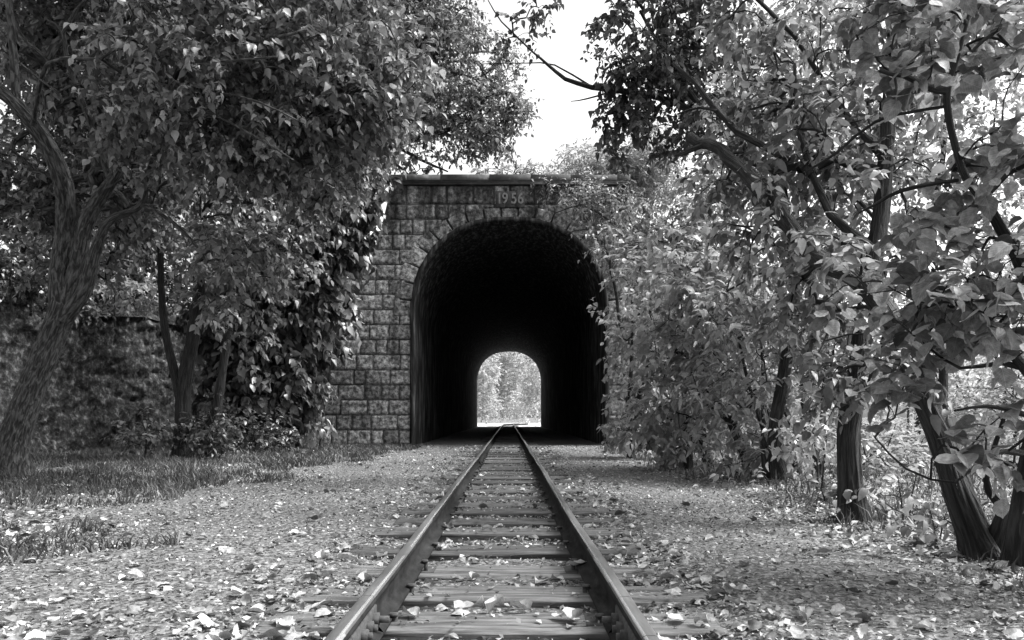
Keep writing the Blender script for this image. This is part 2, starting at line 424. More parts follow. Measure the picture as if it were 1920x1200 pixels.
# cornice: moulded string and cap blocks with open joints
mb = MB()
hw = 2.80
mb.box(PX - hw, PX + hw, FY - .10, FY + .6, 6.182, 6.222, .008)
mb.box(PX - hw - .02, PX + hw + .02, FY - .14, FY + .6, 6.224, 6.25, .006)
cn = local(mb, 'cornice', M['cornice'])
mb = MB(); x = PX - hw - .05
while x < PX + hw:
    w = min(rnd.uniform(.8, 1.3), PX + hw + .05 - x)
    mb.box(x + .004, x + w - .004, FY - .17 - rnd.uniform(0, .012), FY + .6, 6.252, 6.385 + rnd.uniform(-.006, .012), .006); x += w
o = local(mb, 'coping', M['cornice'])
# date plate
mb = MB(); x0, x1 = W(929, 0, FY)[0], W(984, 0, FY)[0]; za, zb = W(0, 390, FY)[2], W(0, 360, FY)[2]
ww = (x1 - x0) / 3
for k in range(3): mb.box(x0 + k * ww + .003, x0 + (k + 1) * ww - .003, FY - .085, FY, za, zb, .01)
plate = local(mb, 'date_plate', M['plate'])
for ch, cx in zip("1956", (936.5, 947, 963.5, 976)):
    cu = bpy.data.curves.new('numeral', 'FONT'); cu.body = ch; cu.size = .36; cu.align_x = 'CENTER'; cu.align_y = 'CENTER'; cu.extrude = .022; cu.bevel_depth = .004; cu.offset = .003
    to = bpy.data.objects.new('t', cu); C.objects.link(to)
    dg = bpy.context.evaluated_depsgraph_get(); me = bpy.data.meshes.new_from_object(to.evaluated_get(dg)); bpy.data.objects.remove(to)
    me.materials.clear()
    o = obj('numeral', me, M['numeral'], plate); o.rotation_euler = (R(90), 0, 0)
    o.location = (W(cx, 0, FY)[0] - PX, -.095, (za + zb) / 2); o.scale = (.82, 1, 1)
# lining tube
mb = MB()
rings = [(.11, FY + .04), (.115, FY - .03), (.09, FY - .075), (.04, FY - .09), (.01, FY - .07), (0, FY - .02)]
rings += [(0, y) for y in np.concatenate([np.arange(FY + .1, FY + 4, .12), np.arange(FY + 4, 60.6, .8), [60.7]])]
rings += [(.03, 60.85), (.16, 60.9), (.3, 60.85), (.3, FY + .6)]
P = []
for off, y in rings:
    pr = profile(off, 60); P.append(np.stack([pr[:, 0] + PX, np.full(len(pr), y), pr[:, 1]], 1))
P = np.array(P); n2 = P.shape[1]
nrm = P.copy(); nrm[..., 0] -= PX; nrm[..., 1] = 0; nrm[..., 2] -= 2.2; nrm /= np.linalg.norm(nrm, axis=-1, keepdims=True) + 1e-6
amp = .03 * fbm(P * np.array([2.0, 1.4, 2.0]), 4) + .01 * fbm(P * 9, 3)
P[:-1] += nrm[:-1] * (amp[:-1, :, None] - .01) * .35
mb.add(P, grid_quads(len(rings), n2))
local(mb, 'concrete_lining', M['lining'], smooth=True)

# ------------------------------------------------------------------ retaining wall on the left
wa, wb = np.array([-4.95, 20.45]), np.array([-12.3, 10.2])
Lw = np.linalg.norm(wb - wa); du = (wb - wa) / Lw; nf = np.array([-du[1], du[0]])
if np.dot(nf, np.array([0, 0]) - wa) < 0: nf = -nf
rw = thing('retaining_wall', 'rough dark rubble retaining wall running from the portal to the left edge', 'wall', (wa[0], wa[1], 0))
S, V = np.meshgrid(np.arange(0, Lw, .045), np.linspace(-.3, 1, 74), indexing='ij')
top = 2.62 + .25 * fbm(np.stack([S * .6, 0 * S, 0 * S], -1), 3) + .55 * S / Lw
Zw = V * top
def cells(P, sc):
    """2-D worley: F1, F2 and cell id"""
    q = P * sc; b = np.floor(q).astype(np.int64); f1 = np.full(q.shape[:-1], 9.); f2 = f1.copy(); cid = np.zeros(q.shape[:-1])
    for i in (-1, 0, 1):
        for j in (-1, 0, 1):
            c = b + np.array([i, j]); h1 = _h(c[..., 0], c[..., 1], 3); h2 = _h(c[..., 0], c[..., 1], 9)
            dd = np.hypot(c[..., 0] + h1 - q[..., 0], c[..., 1] + h2 - q[..., 1]); hid = _h(c[..., 0], c[..., 1], 27)
            m1 = dd < f1; f2 = np.where(m1, f1, np.minimum(f2, dd)); cid = np.where(m1, hid, cid); f1 = np.where(m1, dd, f1)
    return f1, f2, cid
pp = np.stack([S * .85 + Zw * .5, Zw - S * .25], -1)
pp = pp + .12 * np.stack([noise3(np.stack([S * 3, Zw * 3, 0 * S], -1)), noise3(np.stack([S * 3, Zw * 3, 0 * S + 8], -1))], -1)
f1, f2, cid = cells(pp, 3.3)
tl_ = np.sin(cid * 91) * .16 * np.sin(S * 2.3 * 2.2 + cid * 40) 
d = .06 * np.clip((f2 - f1) / .12, 0, 1) ** .5 + .08 * (cid - .5) + tl_ * .3 + .05 * np.abs(fbm(np.stack([S * 5 + Zw * 3, Zw * 5 - S * 2, 0 * S], -1), 4)) + .10 * fbm(np.stack([S * 1.6, Zw * 1.6, 0 * S], -1), 5) + (.05 * fbm(np.stack([S * 9 + Zw * 5, Zw * 4 - S * 4, 0 * S], -1), 4)) - Zw * .06
P = np.stack([wa[0] + du[0] * S + nf[0] * d, wa[1] + du[1] * S + nf[1] * d, Zw], -1)
cap = P[:, -1:, :].copy(); cap[..., :2] -= nf * .5; P = np.concatenate([P, cap], 1)
P[..., 0] -= wa[0]; P[..., 1] -= wa[1]
obj('rubble_face', mesh('rubble_face', P, grid_quads(P.shape[0], P.shape[1]), smooth=False), M['rubble'], rw)
# bank above the wall
S, D = np.meshgrid(np.arange(-1, Lw + 8, .5), np.concatenate([[.02, .15], np.arange(.4, 22, .6)]), indexing='ij')
bx = wa[0] + du[0] * S - nf[0] * D; by = wa[1] + du[1] * S - nf[1] * D
bz = 2.5 + .40 * S / Lw + .13 * D + .18 * fbm(np.stack([bx, by, 0 * bx], -1), 3)
bz = bz - np.clip((-S) * 3, 0, 5)
struct(obj('hillside', mesh('hillside', np.stack([bx, by, bz], -1), grid_quads(*bx.shape), smooth=True), M['turf']))

# ------------------------------------------------------------------ track
HR = .120
rp = np.array([(-.050, 0), (.050, 0), (.050, .009), (.018, .020), (.0075, .032), (.0065, .075), (.012, .086), (.0245, .092), (.026, .098), (.0255, .112), (.021, .118), (.012, .1205),
               (-.012, .1205), (-.021, .118), (-.0255, .112), (-.026, .098), (-.0245, .092), (-.012, .086), (-.0065, .075), (-.0075, .032), (-.018, .020), (-.050, .009)])
rp[:, 0] *= np.where(rp[:, 1] > .085, .88, 1.0)
def bend(y): return max(0, y - 63.5) ** 2 / 100.0
def rail_mesh(x, ys):
    P = []
    for y in ys:
        b = bend(y); wob = .004 * math.sin(y * .7 + x * 3) + .002 * math.sin(y * 2.3)
        P.append(np.stack([x + b + wob + rp[:, 0], np.full(len(rp), y), rp[:, 1] + .003 * math.sin(y * .9 + x)], 1))
    P = np.array(P); n = P.shape[1]; mbb = MB()
    Pw = np.concatenate([P, P[:, :1]], 1)
    q = grid_quads(len(ys), n + 1); mbb.add(Pw, q[:, ::-1])
    for k, yy in ((0, ys[0]), (len(ys) - 1, ys[-1])):
        f = P[k]; c = f.mean(0); i = np.arange(n); mbb.add(np.vstack([f, c]), t=np.stack([i, (i + 1) % n, np.full(n, n)], 1))
    return mbb
for sx, lab, jy in ((-.392, 'worn steel rail on the left side of the track, bright along its head', 2.59), (.392, 'worn steel rail on the right side of the track, with two joints near the camera', 2.585)):
    rail = thing('rail', lab, 'rail', (sx, 2.0, 0), 'pair of running rails')
    sects = [(0.9, jy - .002)] if sx < 0 else [(.9, 2.115), (2.119, jy - .002)]
    sects += [(jy + .002, 11.9), (11.904, 75)]
    for a, b in sects:
        ys = np.arange(a, b, .25 if b < 20 else .5); ys = np.append(ys, b)
        o = rail_mesh(sx, ys).build('rail_section', M['steel'], rail); o.data.transform(__import__('mathutils').Matrix.Translation((-sx, -2.0, 0)))
        o.data.materials.append(M['rail_side']); me_ = o.data
        nn = len(me_.polygons); nz_ = np.zeros(nn * 3, np.float32); me_.polygons.foreach_get("center", nz_); zc = nz_[2::3]
        mi = (zc < .1135).astype(np.int32); xc = nz_[0::3]; inn = (xc if sx < 0 else -xc)
        ben = 0 * xc; o.data.materials.append(M['polished']); mi[(zc > .1135) & (inn > .0107) & (inn < .02)] = 2
        me_.polygons.foreach_set("material_index", mi)
    s = 1 if sx < 0 else -1      # inner side
    mb = MB(); mb.box(s * .010, s * .024, jy - 2.0 - .42, jy - 2.0 + .02 + (.03 if sx < 0 else .05), .026, .088, .004) if s > 0 else mb.box(-.024, -.010, jy - 2.0 - .42, jy - 2 + .05, .026, .088, .004)
    mb.build('fishplate', M['rust'], rail)
    for k, by_ in enumerate((-.02, -.13, -.22, -.34)):
        m2 = MB(); yb = jy - 2.0 + by_; L = .030 if k % 3 == 0 else .012
        for (ra, xa, xb) in ((.021, .024, .042), (.011, .042, .042 + L)):
            n = 6 if ra > .015 else 12
            t = np.arange(n) / n * 2 * math.pi + .3 * k
            A = np.stack([np.full(n, s * xa), yb + ra * np.cos(t), .056 + ra * np.sin(t)], 1); Bv = A.copy(); Bv[:, 0] = s * xb
            i = np.arange(n); m2.add(np.vstack([A, Bv, [[s * xb, yb, .056]]]), np.stack([i, (i + 1) % n, n + (i + 1) % n, n + i], 1), np.stack([n + i, n + (i + 1) % n, np.full(n, 2 * n)], 1))
        m2.build('track_bolt', M['rust'], rail)

def sleeper_mesh(seed, L, Wd, H=.12):
    nu, nv = 90, 22
    U, V = np.meshgrid(np.linspace(-L / 2, L / 2, nu), np.linspace(-Wd / 2, Wd / 2, nv), indexing='ij')
    p = np.stack([U * 1.6, V * 34, 0 * U + seed * 7], -1)
    z = .004 * fbm(p, 3) + .005 * fbm(np.stack([U * 5, V * 9, 0 * U + seed], -1), 3)
    crack = np.abs(V - .02 * np.sin(U * 5 + seed) - (seed % 3 - 1) * .03); z -= .012 * np.exp(-(crack / .0045) ** 2) * (np.sin(U * 3 + seed * 2) > -.3)
    crack = np.abs(V + .05 - .015 * np.sin(U * 4 + seed * 3)); z -= .008 * np.exp(-(crack / .004) ** 2) * (np.sin(U * 4 + seed * 5) > .1)
    e = np.minimum(L / 2 - np.abs(U), Wd / 2 - np.abs(V)); z -= .014 * np.clip(1 - e / .014, 0, 1) ** 2
    Uw = U + .012 * noise3(np.stack([V * 20, U * 0 + seed, 0 * U], -1)) * (np.abs(U) > L / 2 - .03); Vw = V + .006 * noise3(np.stack([U * 6, V * 0 + seed, 0 * U + 5], -1))
    P = np.stack([Uw, Vw, z], -1)
    mb_ = MB(); mb_.add(P, grid_quads(nu, nv))
    rim = np.concatenate([P[:, 0], P[-1, 1:], P[-2::-1, -1], P[0, -2:0:-1]]); n = len(rim); lowr = rim.copy(); lowr[:, 2] = -H
    i = np.arange(n); mb_.add(np.vstack([rim, lowr]), np.stack([i, n + i, n + (i + 1) % n, (i + 1) % n], 1))
    v = np.concatenate(mb_.v); q = np.concatenate(mb_.q)
    me = mesh('sleeper', v, q); me.materials.append(M['wood']); return me
sl_meshes = [sleeper_mesh(k * 1.0 + .3, 1.46 + .05 * ((k * 7) % 3), .235 + .02 * (k % 2)) for k in range(8)]
def spike_mesh():
    mb_ = MB(); mb_.box(-.008, .008, -.008, .008, -.04, .018, .002); mb_.box(-.020, .010, -.014, .014, .017, .030, .004)
    v = np.concatenate(mb_.v); q = np.concatenate(mb_.q); me = mesh('rail_spike', v, q); me.materials.append(M['rust']); return me
spk = spike_mesh()
def plate_mesh():
    mb_ = MB(); mb_.box(-.10, .10, -.075, .075, 0, .008, .002); me = mesh('tie_plate', mb_.v[0], mb_.q[0]); me.materials.append(M['rust']); return me
tpm = plate_mesh()
ySl = [2.14, 2.81, 3.27, 3.85, 4.38, 5.02, 5.60, 6.15, 6.70, 7.25, 7.85, 8.40]
while ySl[-1] < 74: ySl.append(ySl[-1] + .56 + random.uniform(-.03, .03))
near_lab = {0: 'sleeper under the bottom edge of the picture, nearest of all', 1: 'weathered wooden sleeper with a long split, nearest one wholly in view', 2: 'smooth grey wooden sleeper, second from the bottom edge, just beyond the rail joints',
            3: 'half buried wooden sleeper third from the bottom edge, mostly under soil', 4: 'wooden sleeper fourth from the bottom edge with a clean pale top', 5: 'raised sleeper with a dark front edge sticking out past both rails'}
for k, y in enumerate(ySl):
    lab = near_lab.get(k, 'old wooden sleeper under the rails further along the track')
    zz = {0: 0, 1: -.003, 2: -.004, 3: -.024, 4: -.008, 5: .0}.get(k, random.uniform(-.026, .0))
    sl = thing('wooden_sleeper', lab, 'sleeper', (bend(y) + random.uniform(-.03, .03), y, zz), 'wooden sleepers under the rails')
    sl.rotation_euler = (0, random.uniform(-.006, .006), random.uniform(-.02, .02) - math.atan(bend(y + .5) - bend(y - .5)))
    obj('plank', sl_meshes[k % 8], None, sl)
    if k < 24:
        for sgn in (-1, 1):
            if k in (1, 3, 6, 9): obj('tie_plate', tpm, None, sl, (sgn * .392 - sl.location.x, 0, -.004))
            for side in (-1, 1):
                sp = obj('rail_spike', spk, None, sl, (sgn * .392 + side * .062 - sl.location.x, random.uniform(-.05, .05), -zz - .002))
                sp.rotation_euler = (0, 0, math.pi if side < 0 else 0)

# ------------------------------------------------------------------ leaves
def leaf_template(kind, bendv=.0, fold=.25, twist=0):
    """unit leaf along +x, width in y, normal z; returns verts, quads, tris"""
    if kind == 'heart':
        xs = [-.0, .14, .38, .66, 1.0]; hw = [.04, .31, .36, .21, .0]; lob = [-.05, .0, .0, 0, 0]
    elif kind == 'lance':
        xs = [0, .18, .45, .75, 1.0]; hw = [.01, .14, .19, .11, 0]; lob = [0] * 5
    elif kind == 'round':
        xs = [-.02, .10, .24, .40, .56, .70, .82, .90, 1.0]; hw = [.06, .33, .44, .47, .45, .37, .25, .11, 0]; lob = [-.08, -.02, 0.03, -.02, .03, -.02, .03, -.01, 0]
        hw = [h + (.022 if i % 2 else -.012) for i, h in enumerate(hw)]
    elif kind == 'oval':
        xs = [0, .15, .42, .72, 1.0]; hw = [.01, .22, .30, .20, 0]; lob = [0] * 5
    if kind == 'dry':
        xs = np.linspace(0, 1, 8); ys = np.linspace(-1, 1, 5); X_, Y_ = np.meshgrid(xs, ys, indexing='ij')
        w = .40 * np.sin(np.pi * np.clip(X_, 0, 1) ** .75) ** .75 + .004; w = w * (1 + .12 * np.sin(X_ * 19 + bendv * 9) * np.abs(Y_))
        y = Y_ * w * (1 - .25 * fold); z = fold * 1.1 * Y_ ** 2 * .4 - bendv * (X_ - .5) ** 2 * 1.1 + .06 * np.sin(X_ * 7 + Y_ * 2 + bendv * 20) + twist * (X_ - .5) * Y_ * .8
        v = np.stack([X_ - .5, y, z + .05], -1).reshape(-1, 3); return v, grid_quads(8, 5)[:, ::-1], np.zeros((0, 3), int)
    if kind == 'far':
        v = np.array([(0, 0, 0), (.45, .30, .08), (1, 0, -.1), (.45, -.30, .08)]); return v, np.array([[0, 1, 2, 3]]), np.zeros((0, 3), int)
    v = []
    for k, x in enumerate(xs):
        zb = -bendv * x * x
        if k == len(xs) - 1: v.append((x, 0, zb)); break
        v += [(x, 0, zb), (x + lob[k], hw[k], zb + fold * hw[k] + twist * x * .3), (x + lob[k], -hw[k], zb + fold * hw[k] - twist * x * .3)]
    q = []
    for k in range(len(xs) - 2): a = 3 * k; q += [(a, a + 3, a + 4, a + 1), (a, a + 2, a + 5, a + 3)]
    e = 3 * (len(xs) - 2); t = [(e, e + 3, e + 1), (e, e + 2, e + 3)]
    return np.array(v), np.array(q), np.array(t)

UV0 = {}
for k_ in ('round', 'dry'): UV0[k_] = leaf_template(k_, 0, 0, 0)[0][:, :2].copy()
UV0['dry'][:, 0] += .5
def leaves_mesh(pos, ax, nr, size, kind, name='crown'):
    """pos (n,3), ax leaf direction, nr rough normal, size (n,)"""
    ax = ax / (np.linalg.norm(ax, axis=1, keepdims=True) + 1e-9)
    nr = nr - ax * (nr * ax).sum(1, keepdims=True); nr = nr / (np.linalg.norm(nr, axis=1, keepdims=True) + 1e-9)
    bi = np.cross(nr, ax)
    var = [leaf_template(kind, b, f, t) for b, f, t in ((.15, .25, 0), (.4, .45, .2), (-.1, .15, -.2), (.65, .2, .1))]
    vs, qs, ts, base, uq, ut = [], [], [], 0, [], []
    which = np.arange(len(pos)) % 4
    for w in range(4):
        m_ = which == w
        if not m_.any(): continue
        T, Q, Tr = var[w]; p = pos[m_][:, None]; sz = size[m_][:, None, None]
        asp = RNG.uniform(.8, 1.2, (m_.sum(), 1, 1))
        v = p + sz * (T[None, :, 0:1] * ax[m_][:, None] + asp * T[None, :, 1:2] * bi[m_][:, None] + T[None, :, 2:3] * nr[m_][:, None])
        n = len(T); off = base + np.arange(m_.sum())[:, None, None] * n
        vs.append(v.reshape(-1, 3)); qs.append((Q[None] + off).reshape(-1, 4))
        if len(Tr): ts.append((Tr[None] + off).reshape(-1, 3))
        if kind in ('round', 'dry'):
            uq.append(np.broadcast_to(UV0[kind][Q][None], (m_.sum(),) + Q.shape + (2,)).reshape(-1, 2))
            if len(Tr): ut.append(np.broadcast_to(UV0[kind][Tr][None], (m_.sum(),) + Tr.shape + (2,)).reshape(-1, 2))
        base += m_.sum() * n
    return mesh(name, np.concatenate(vs), np.concatenate(qs), np.concatenate(ts) if ts else None, uvq=np.concatenate(uq + ut) if uq else None)

def smooth_path(P, r, step):
    P = np.array(P, float); n = len(P); out, rr = [], []
    Q = np.vstack([2 * P[0] - P[1], P, 2 * P[-1] - P[-2]])
    for i in range(n - 1):
        p0, p1, p2, p3 = Q[i], Q[i + 1], Q[i + 2], Q[i + 3]
        k = max(2, int(np.linalg.norm(p2 - p1) / step))
        for t in np.arange(k) / k:
            out.append(.5 * ((2 * p1) + (-p0 + p2) * t + (2 * p0 - 5 * p1 + 4 * p2 - p3) * t * t + (-p0 + 3 * p1 - 3 * p2 + p3) * t ** 3)); rr.append(r[i] * (1 - t) + r[i + 1] * t)
    out.append(P[-1]); rr.append(r[-1])
    return np.array(out), np.array(rr)

def tube(mb, P, r, sides, rough=0, seed=0, cap=True, flare=False):
    n = len(P); T = np.gradient(P, axis=0); T /= np.linalg.norm(T, axis=1, keepdims=True) + 1e-9
    a = np.array([1., 0, 0]) if abs(T[0][0]) < .8 else np.array([0, 1., 0])
    N = np.zeros_like(P); u = a - T[0] * a.dot(T[0]); u /= np.linalg.norm(u)
    for i in range(n):
        u = u - T[i] * u.dot(T[i]); u /= np.linalg.norm(u) + 1e-9; N[i] = u
    Bn = np.cross(T, N); th = np.arange(sides) / sides * 2 * math.pi
    arc = np.concatenate([[0], np.cumsum(np.linalg.norm(np.diff(P, axis=0), axis=1))])
    rad = r[:, None] * np.ones(sides)[None]
    if rough:
        c, s = np.cos(th), np.sin(th); rm = float(np.mean(r))
        q = np.stack([np.broadcast_to(c * rm * 22, rad.shape), np.broadcast_to(s * rm * 22, rad.shape), np.broadcast_to((arc * 3.2)[:, None], rad.shape)], -1) + seed
        rid = 1 - np.abs(fbm(q, 3)) * 2.6
        q2 = np.stack([np.broadcast_to(c * 1.2, rad.shape), np.broadcast_to(s * 1.2, rad.shape), np.broadcast_to((arc * 1.6)[:, None], rad.shape)], -1) + seed
        hgt = np.linalg.norm(P - P[0], axis=1)[:, None]
        rad = rad * (1 + rough * 1.4 * (rid - .62) + .16 * fbm(q2, 3)) * .82 * (1 + (.30 * np.exp(-hgt / .22) * (1 + .7 * np.sin(th * 5 + seed)[None]) if flare else 0))
    v = P[:, None] + rad[..., None] * (np.cos(th)[None, :, None] * N[:, None] + np.sin(th)[None, :, None] * Bn[:, None])
    i = np.arange(n - 1)[:, None]; j = np.arange(sides)[None]; jn = (j + 1) % sides
    q = np.stack([i * sides + j, i * sides + jn, (i + 1) * sides + jn, (i + 1) * sides + j], -1).reshape(-1, 4)
    rm = float(np.max(r)); u0 = (j / sides * 2 * math.pi * rm) + 0 * i; u1 = ((j + 1) / sides * 2 * math.pi * rm) + 0 * i; v0 = arc[:-1][:, None] + 0 * j; v1 = arc[1:][:, None] + 0 * j
    uv = np.stack([np.stack([u0, v0], -1), np.stack([u1, v0], -1), np.stack([u1, v1], -1), np.stack([u0, v1], -1)], 2)
    vv = v.reshape(-1, 3); t = None
    if cap:
        vv = np.vstack([vv, P[-1]]); jj = np.arange(sides); t = np.stack([(n - 1) * sides + jj, (n - 1) * sides + (jj + 1) % sides, np.full(sides, n * sides)], 1)
    mb.add(vv, q, t, uv)

def rand_unit(n):
    v = RNG.normal(size=(n, 3)); return v / np.linalg.norm(v, axis=1, keepdims=True)

def clear_track(P, ext=0):
    """the loading gauge kept free by passing trains, plus open air in front of the portal"""
    half = 1.55 + .0 * P[:, 1]
    return ~((np.abs(P[:, 0]) < half) & (P[:, 2] < 3.3) & (P[:, 1] < 62))

def plant(name, label, cat, limbs, blobs, size, kind='oval', leaf='leaf_mid', bark='bark', group=None, spacing=.30, twigs=3, per=6,
          droop=.35, gap=.15, twig_len=.28, rtwig=.004, sides=8, rough=0, bright=None, trunk_name='trunk', crown_name='crown', step=.25, attach_z=None, up=1.0, start=0):
    """limbs: list of (points, radii); blobs: (px,py,Z,rx_px,ry_px,rz) volumes of foliage"""
    mb = MB(); nodes_p, nodes_par, nodes_r = [], [], []
    base = np.array(limbs[0][0][0], float)
    for li, (P, r) in enumerate(limbs):
        big = max(r) > .07 and rough
        Ps, rs = smooth_path(P, r, .035 if big else step)
        if not big and len(Ps) > 3: Ps[1:-1] += RNG.normal(size=(len(Ps) - 2, 3)) * min(.015, .5 * min(r))
        tube(mb, Ps, rs * (.86 if big else 1), 56 if big else sides, rough if big else 0, li * 3.3 + base[0], True, li == 0)
        for p in Ps[::(5 if big else 1)][start if li == 0 else 0:]: nodes_p.append(p); nodes_par.append(-1); nodes_r.append(.0)
    k0 = len(nodes_p)
    pts = []
    for (px, py, Z, rx, ry, rz) in blobs:
        c = W(px, py, Z); a, b = rx * Z / F, ry * Z / F
        vol = 4 / 3 * math.pi * a * b * rz; n = int(vol / (spacing * .80) ** 3 * .9) + 1
        d = rand_unit(n) * (RNG.random((n, 1)) ** (1 / 2.6)); q = c + d * np.array([a, rz, b])
        keep = (noise3(q * 1.7 / max(.5, a) + px) > -1 + 2 * gap * .75) if gap > 0 else np.ones(n, bool)
        pts.append(q[keep])
    pts = np.concatenate(pts); pts = pts[clear_track(pts)]; pts = pts[pts[:, 2] > .05]
    cap_n = 3000; NP = np.zeros((k0 + len(pts) * 5 + 10, 3)); NP[:k0] = nodes_p; cnt = k0; par = [-1] * k0; load = [0] * k0
    sk = np.array(nodes_p); d0 = np.array([np.min(((sk - p) ** 2).sum(1)) for p in pts]); order = np.argsort(d0)
    paths, dirs = [], np.zeros((len(pts), 3))
    for oi in order:
        p = pts[oi]; dv = NP[:cnt] - p; dd = (dv ** 2).sum(1) * (1 + .6 * (dv[:, 2] > 0)); j = int(np.argmin(dd)); a = NP[j]; L = math.sqrt(((a - p) ** 2).sum())
        k = 2 if L < .5 else (3 if L < 1.2 else 5); ids = [j]; prev = j
        for s in range(1, k + 1):
            t = s / k; q = a + (p - a) * t + np.array([0, 0, 1]) * .10 * L * math.sin(math.pi * t) * up + (RNG.normal(size=3) * .05 * L if s < k else 0)
            NP[cnt] = q; par.append(prev); load.append(0); prev = cnt; ids.append(cnt); cnt += 1
        paths.append(ids); dirs[oi] = (p - NP[ids[-2]]) / (np.linalg.norm(p - NP[ids[-2]]) + 1e-9)
        q = prev
        while q >= 0 and q >= k0: load[q] += 1; q = par[q]
    ld = np.array(load + [1] * 0, float)
    for ids in paths:
        P = NP[ids]; l_ = np.array([load[i] if i >= k0 else load[ids[1]] for i in ids], float); l_[0] = l_[1]
        r = rtwig * np.clip(l_, 1, None) ** .48
        tube(mb, P, np.minimum(r, .09), 4 if r.max() < .012 else 6, cap=False)
    # sprays
    per = per + 2
    n = len(pts); tw = n * twigs
    c = np.repeat(pts, twigs, 0); d = np.repeat(dirs, twigs, 0)
    td = d * .6 + rand_unit(tw) * .85 + np.array([0, 0, -.10]); td /= np.linalg.norm(td, axis=1, keepdims=True)
    tl = twig_len * RNG.uniform(.6, 1.25, tw)
    sag = np.array([0, 0, -1.0])
    mid = c + td * tl[:, None] * .5; end = c + td * tl[:, None] + sag * (tl * .18)[:, None]
    # thin three-sided twigs
    rt = rtwig * .45
    o1 = rand_unit(tw) * rt; o2 = np.cross(td, o1)
    v = np.stack([c + o1, c - .5 * o1 + .87 * o2, c - .5 * o1 - .87 * o2, mid + o1 * .8, mid + .8 * (-.5 * o1 + .87 * o2), mid + .8 * (-.5 * o1 - .87 * o2), end], 1).reshape(-1, 3)
    off = np.arange(tw)[:, None, None] * 7
    q = (np.array([[0, 1, 4, 3], [1, 2, 5, 4], [2, 0, 3, 5]])[None] + off).reshape(-1, 4); t = (np.array([[3, 4, 6], [4, 5, 6], [5, 3, 6]])[None] + off).reshape(-1, 3)
    mb.add(v, q, t)
    f = np.tile(np.linspace(.12, 1.0, per), tw); cc = np.repeat(c, per, 0); dd = np.repeat(td, per, 0); ll = np.repeat(tl, per)
    pos = cc + dd * (ll * f)[:, None] + sag * (ll * .18 * f * f)[:, None]
    side = np.cross(dd, np.array([0, 0, 1.0])); side /= np.linalg.norm(side, axis=1, keepdims=True) + 1e-6
    sg = np.where(np.arange(len(pos)) % 2 == 0, 1.0, -1.0)[:, None]
    ax = dd * .55 + side * sg * .8 + rand_unit(len(pos)) * .45 + np.array([0, 0, -droop])
    nr = np.array([0, 0, 1.0]) + rand_unit(len(pos)) * .65
    sz = size * .92 * RNG.uniform(.5, 1.25, len(pos))
    keep = RNG.random(len(pos)) > .08
    keep &= clear_track(pos)
    pos, ax, nr, sz = pos[keep], ax[keep], nr[keep], sz[keep]
    root = thing(name, label, cat, tuple(base), group)
    M_ = __import__('mathutils').Matrix.Translation(tuple(-base))
    o = mb.build(trunk_name, M[bark], root, smooth=True); o.data.transform(M_)
    me = leaves_mesh(pos, ax, nr, sz, kind, crown_name); me.transform(M_)
    obj(crown_name, me, M[leaf], root)
    global NLEAF; NLEAF += len(pos)
    return root
NLEAF = 0
def PL(*pts): return [W(*p) for p in pts]
def pxr(px, Z): return px * Z / F / 2     # radius from a width in pixels

def limb(*a):      # (px, py, Z, width in px)
    return [W(x, y, z) for x, y, z, w in a], [pxr(w, z) for x, y, z, w in a]

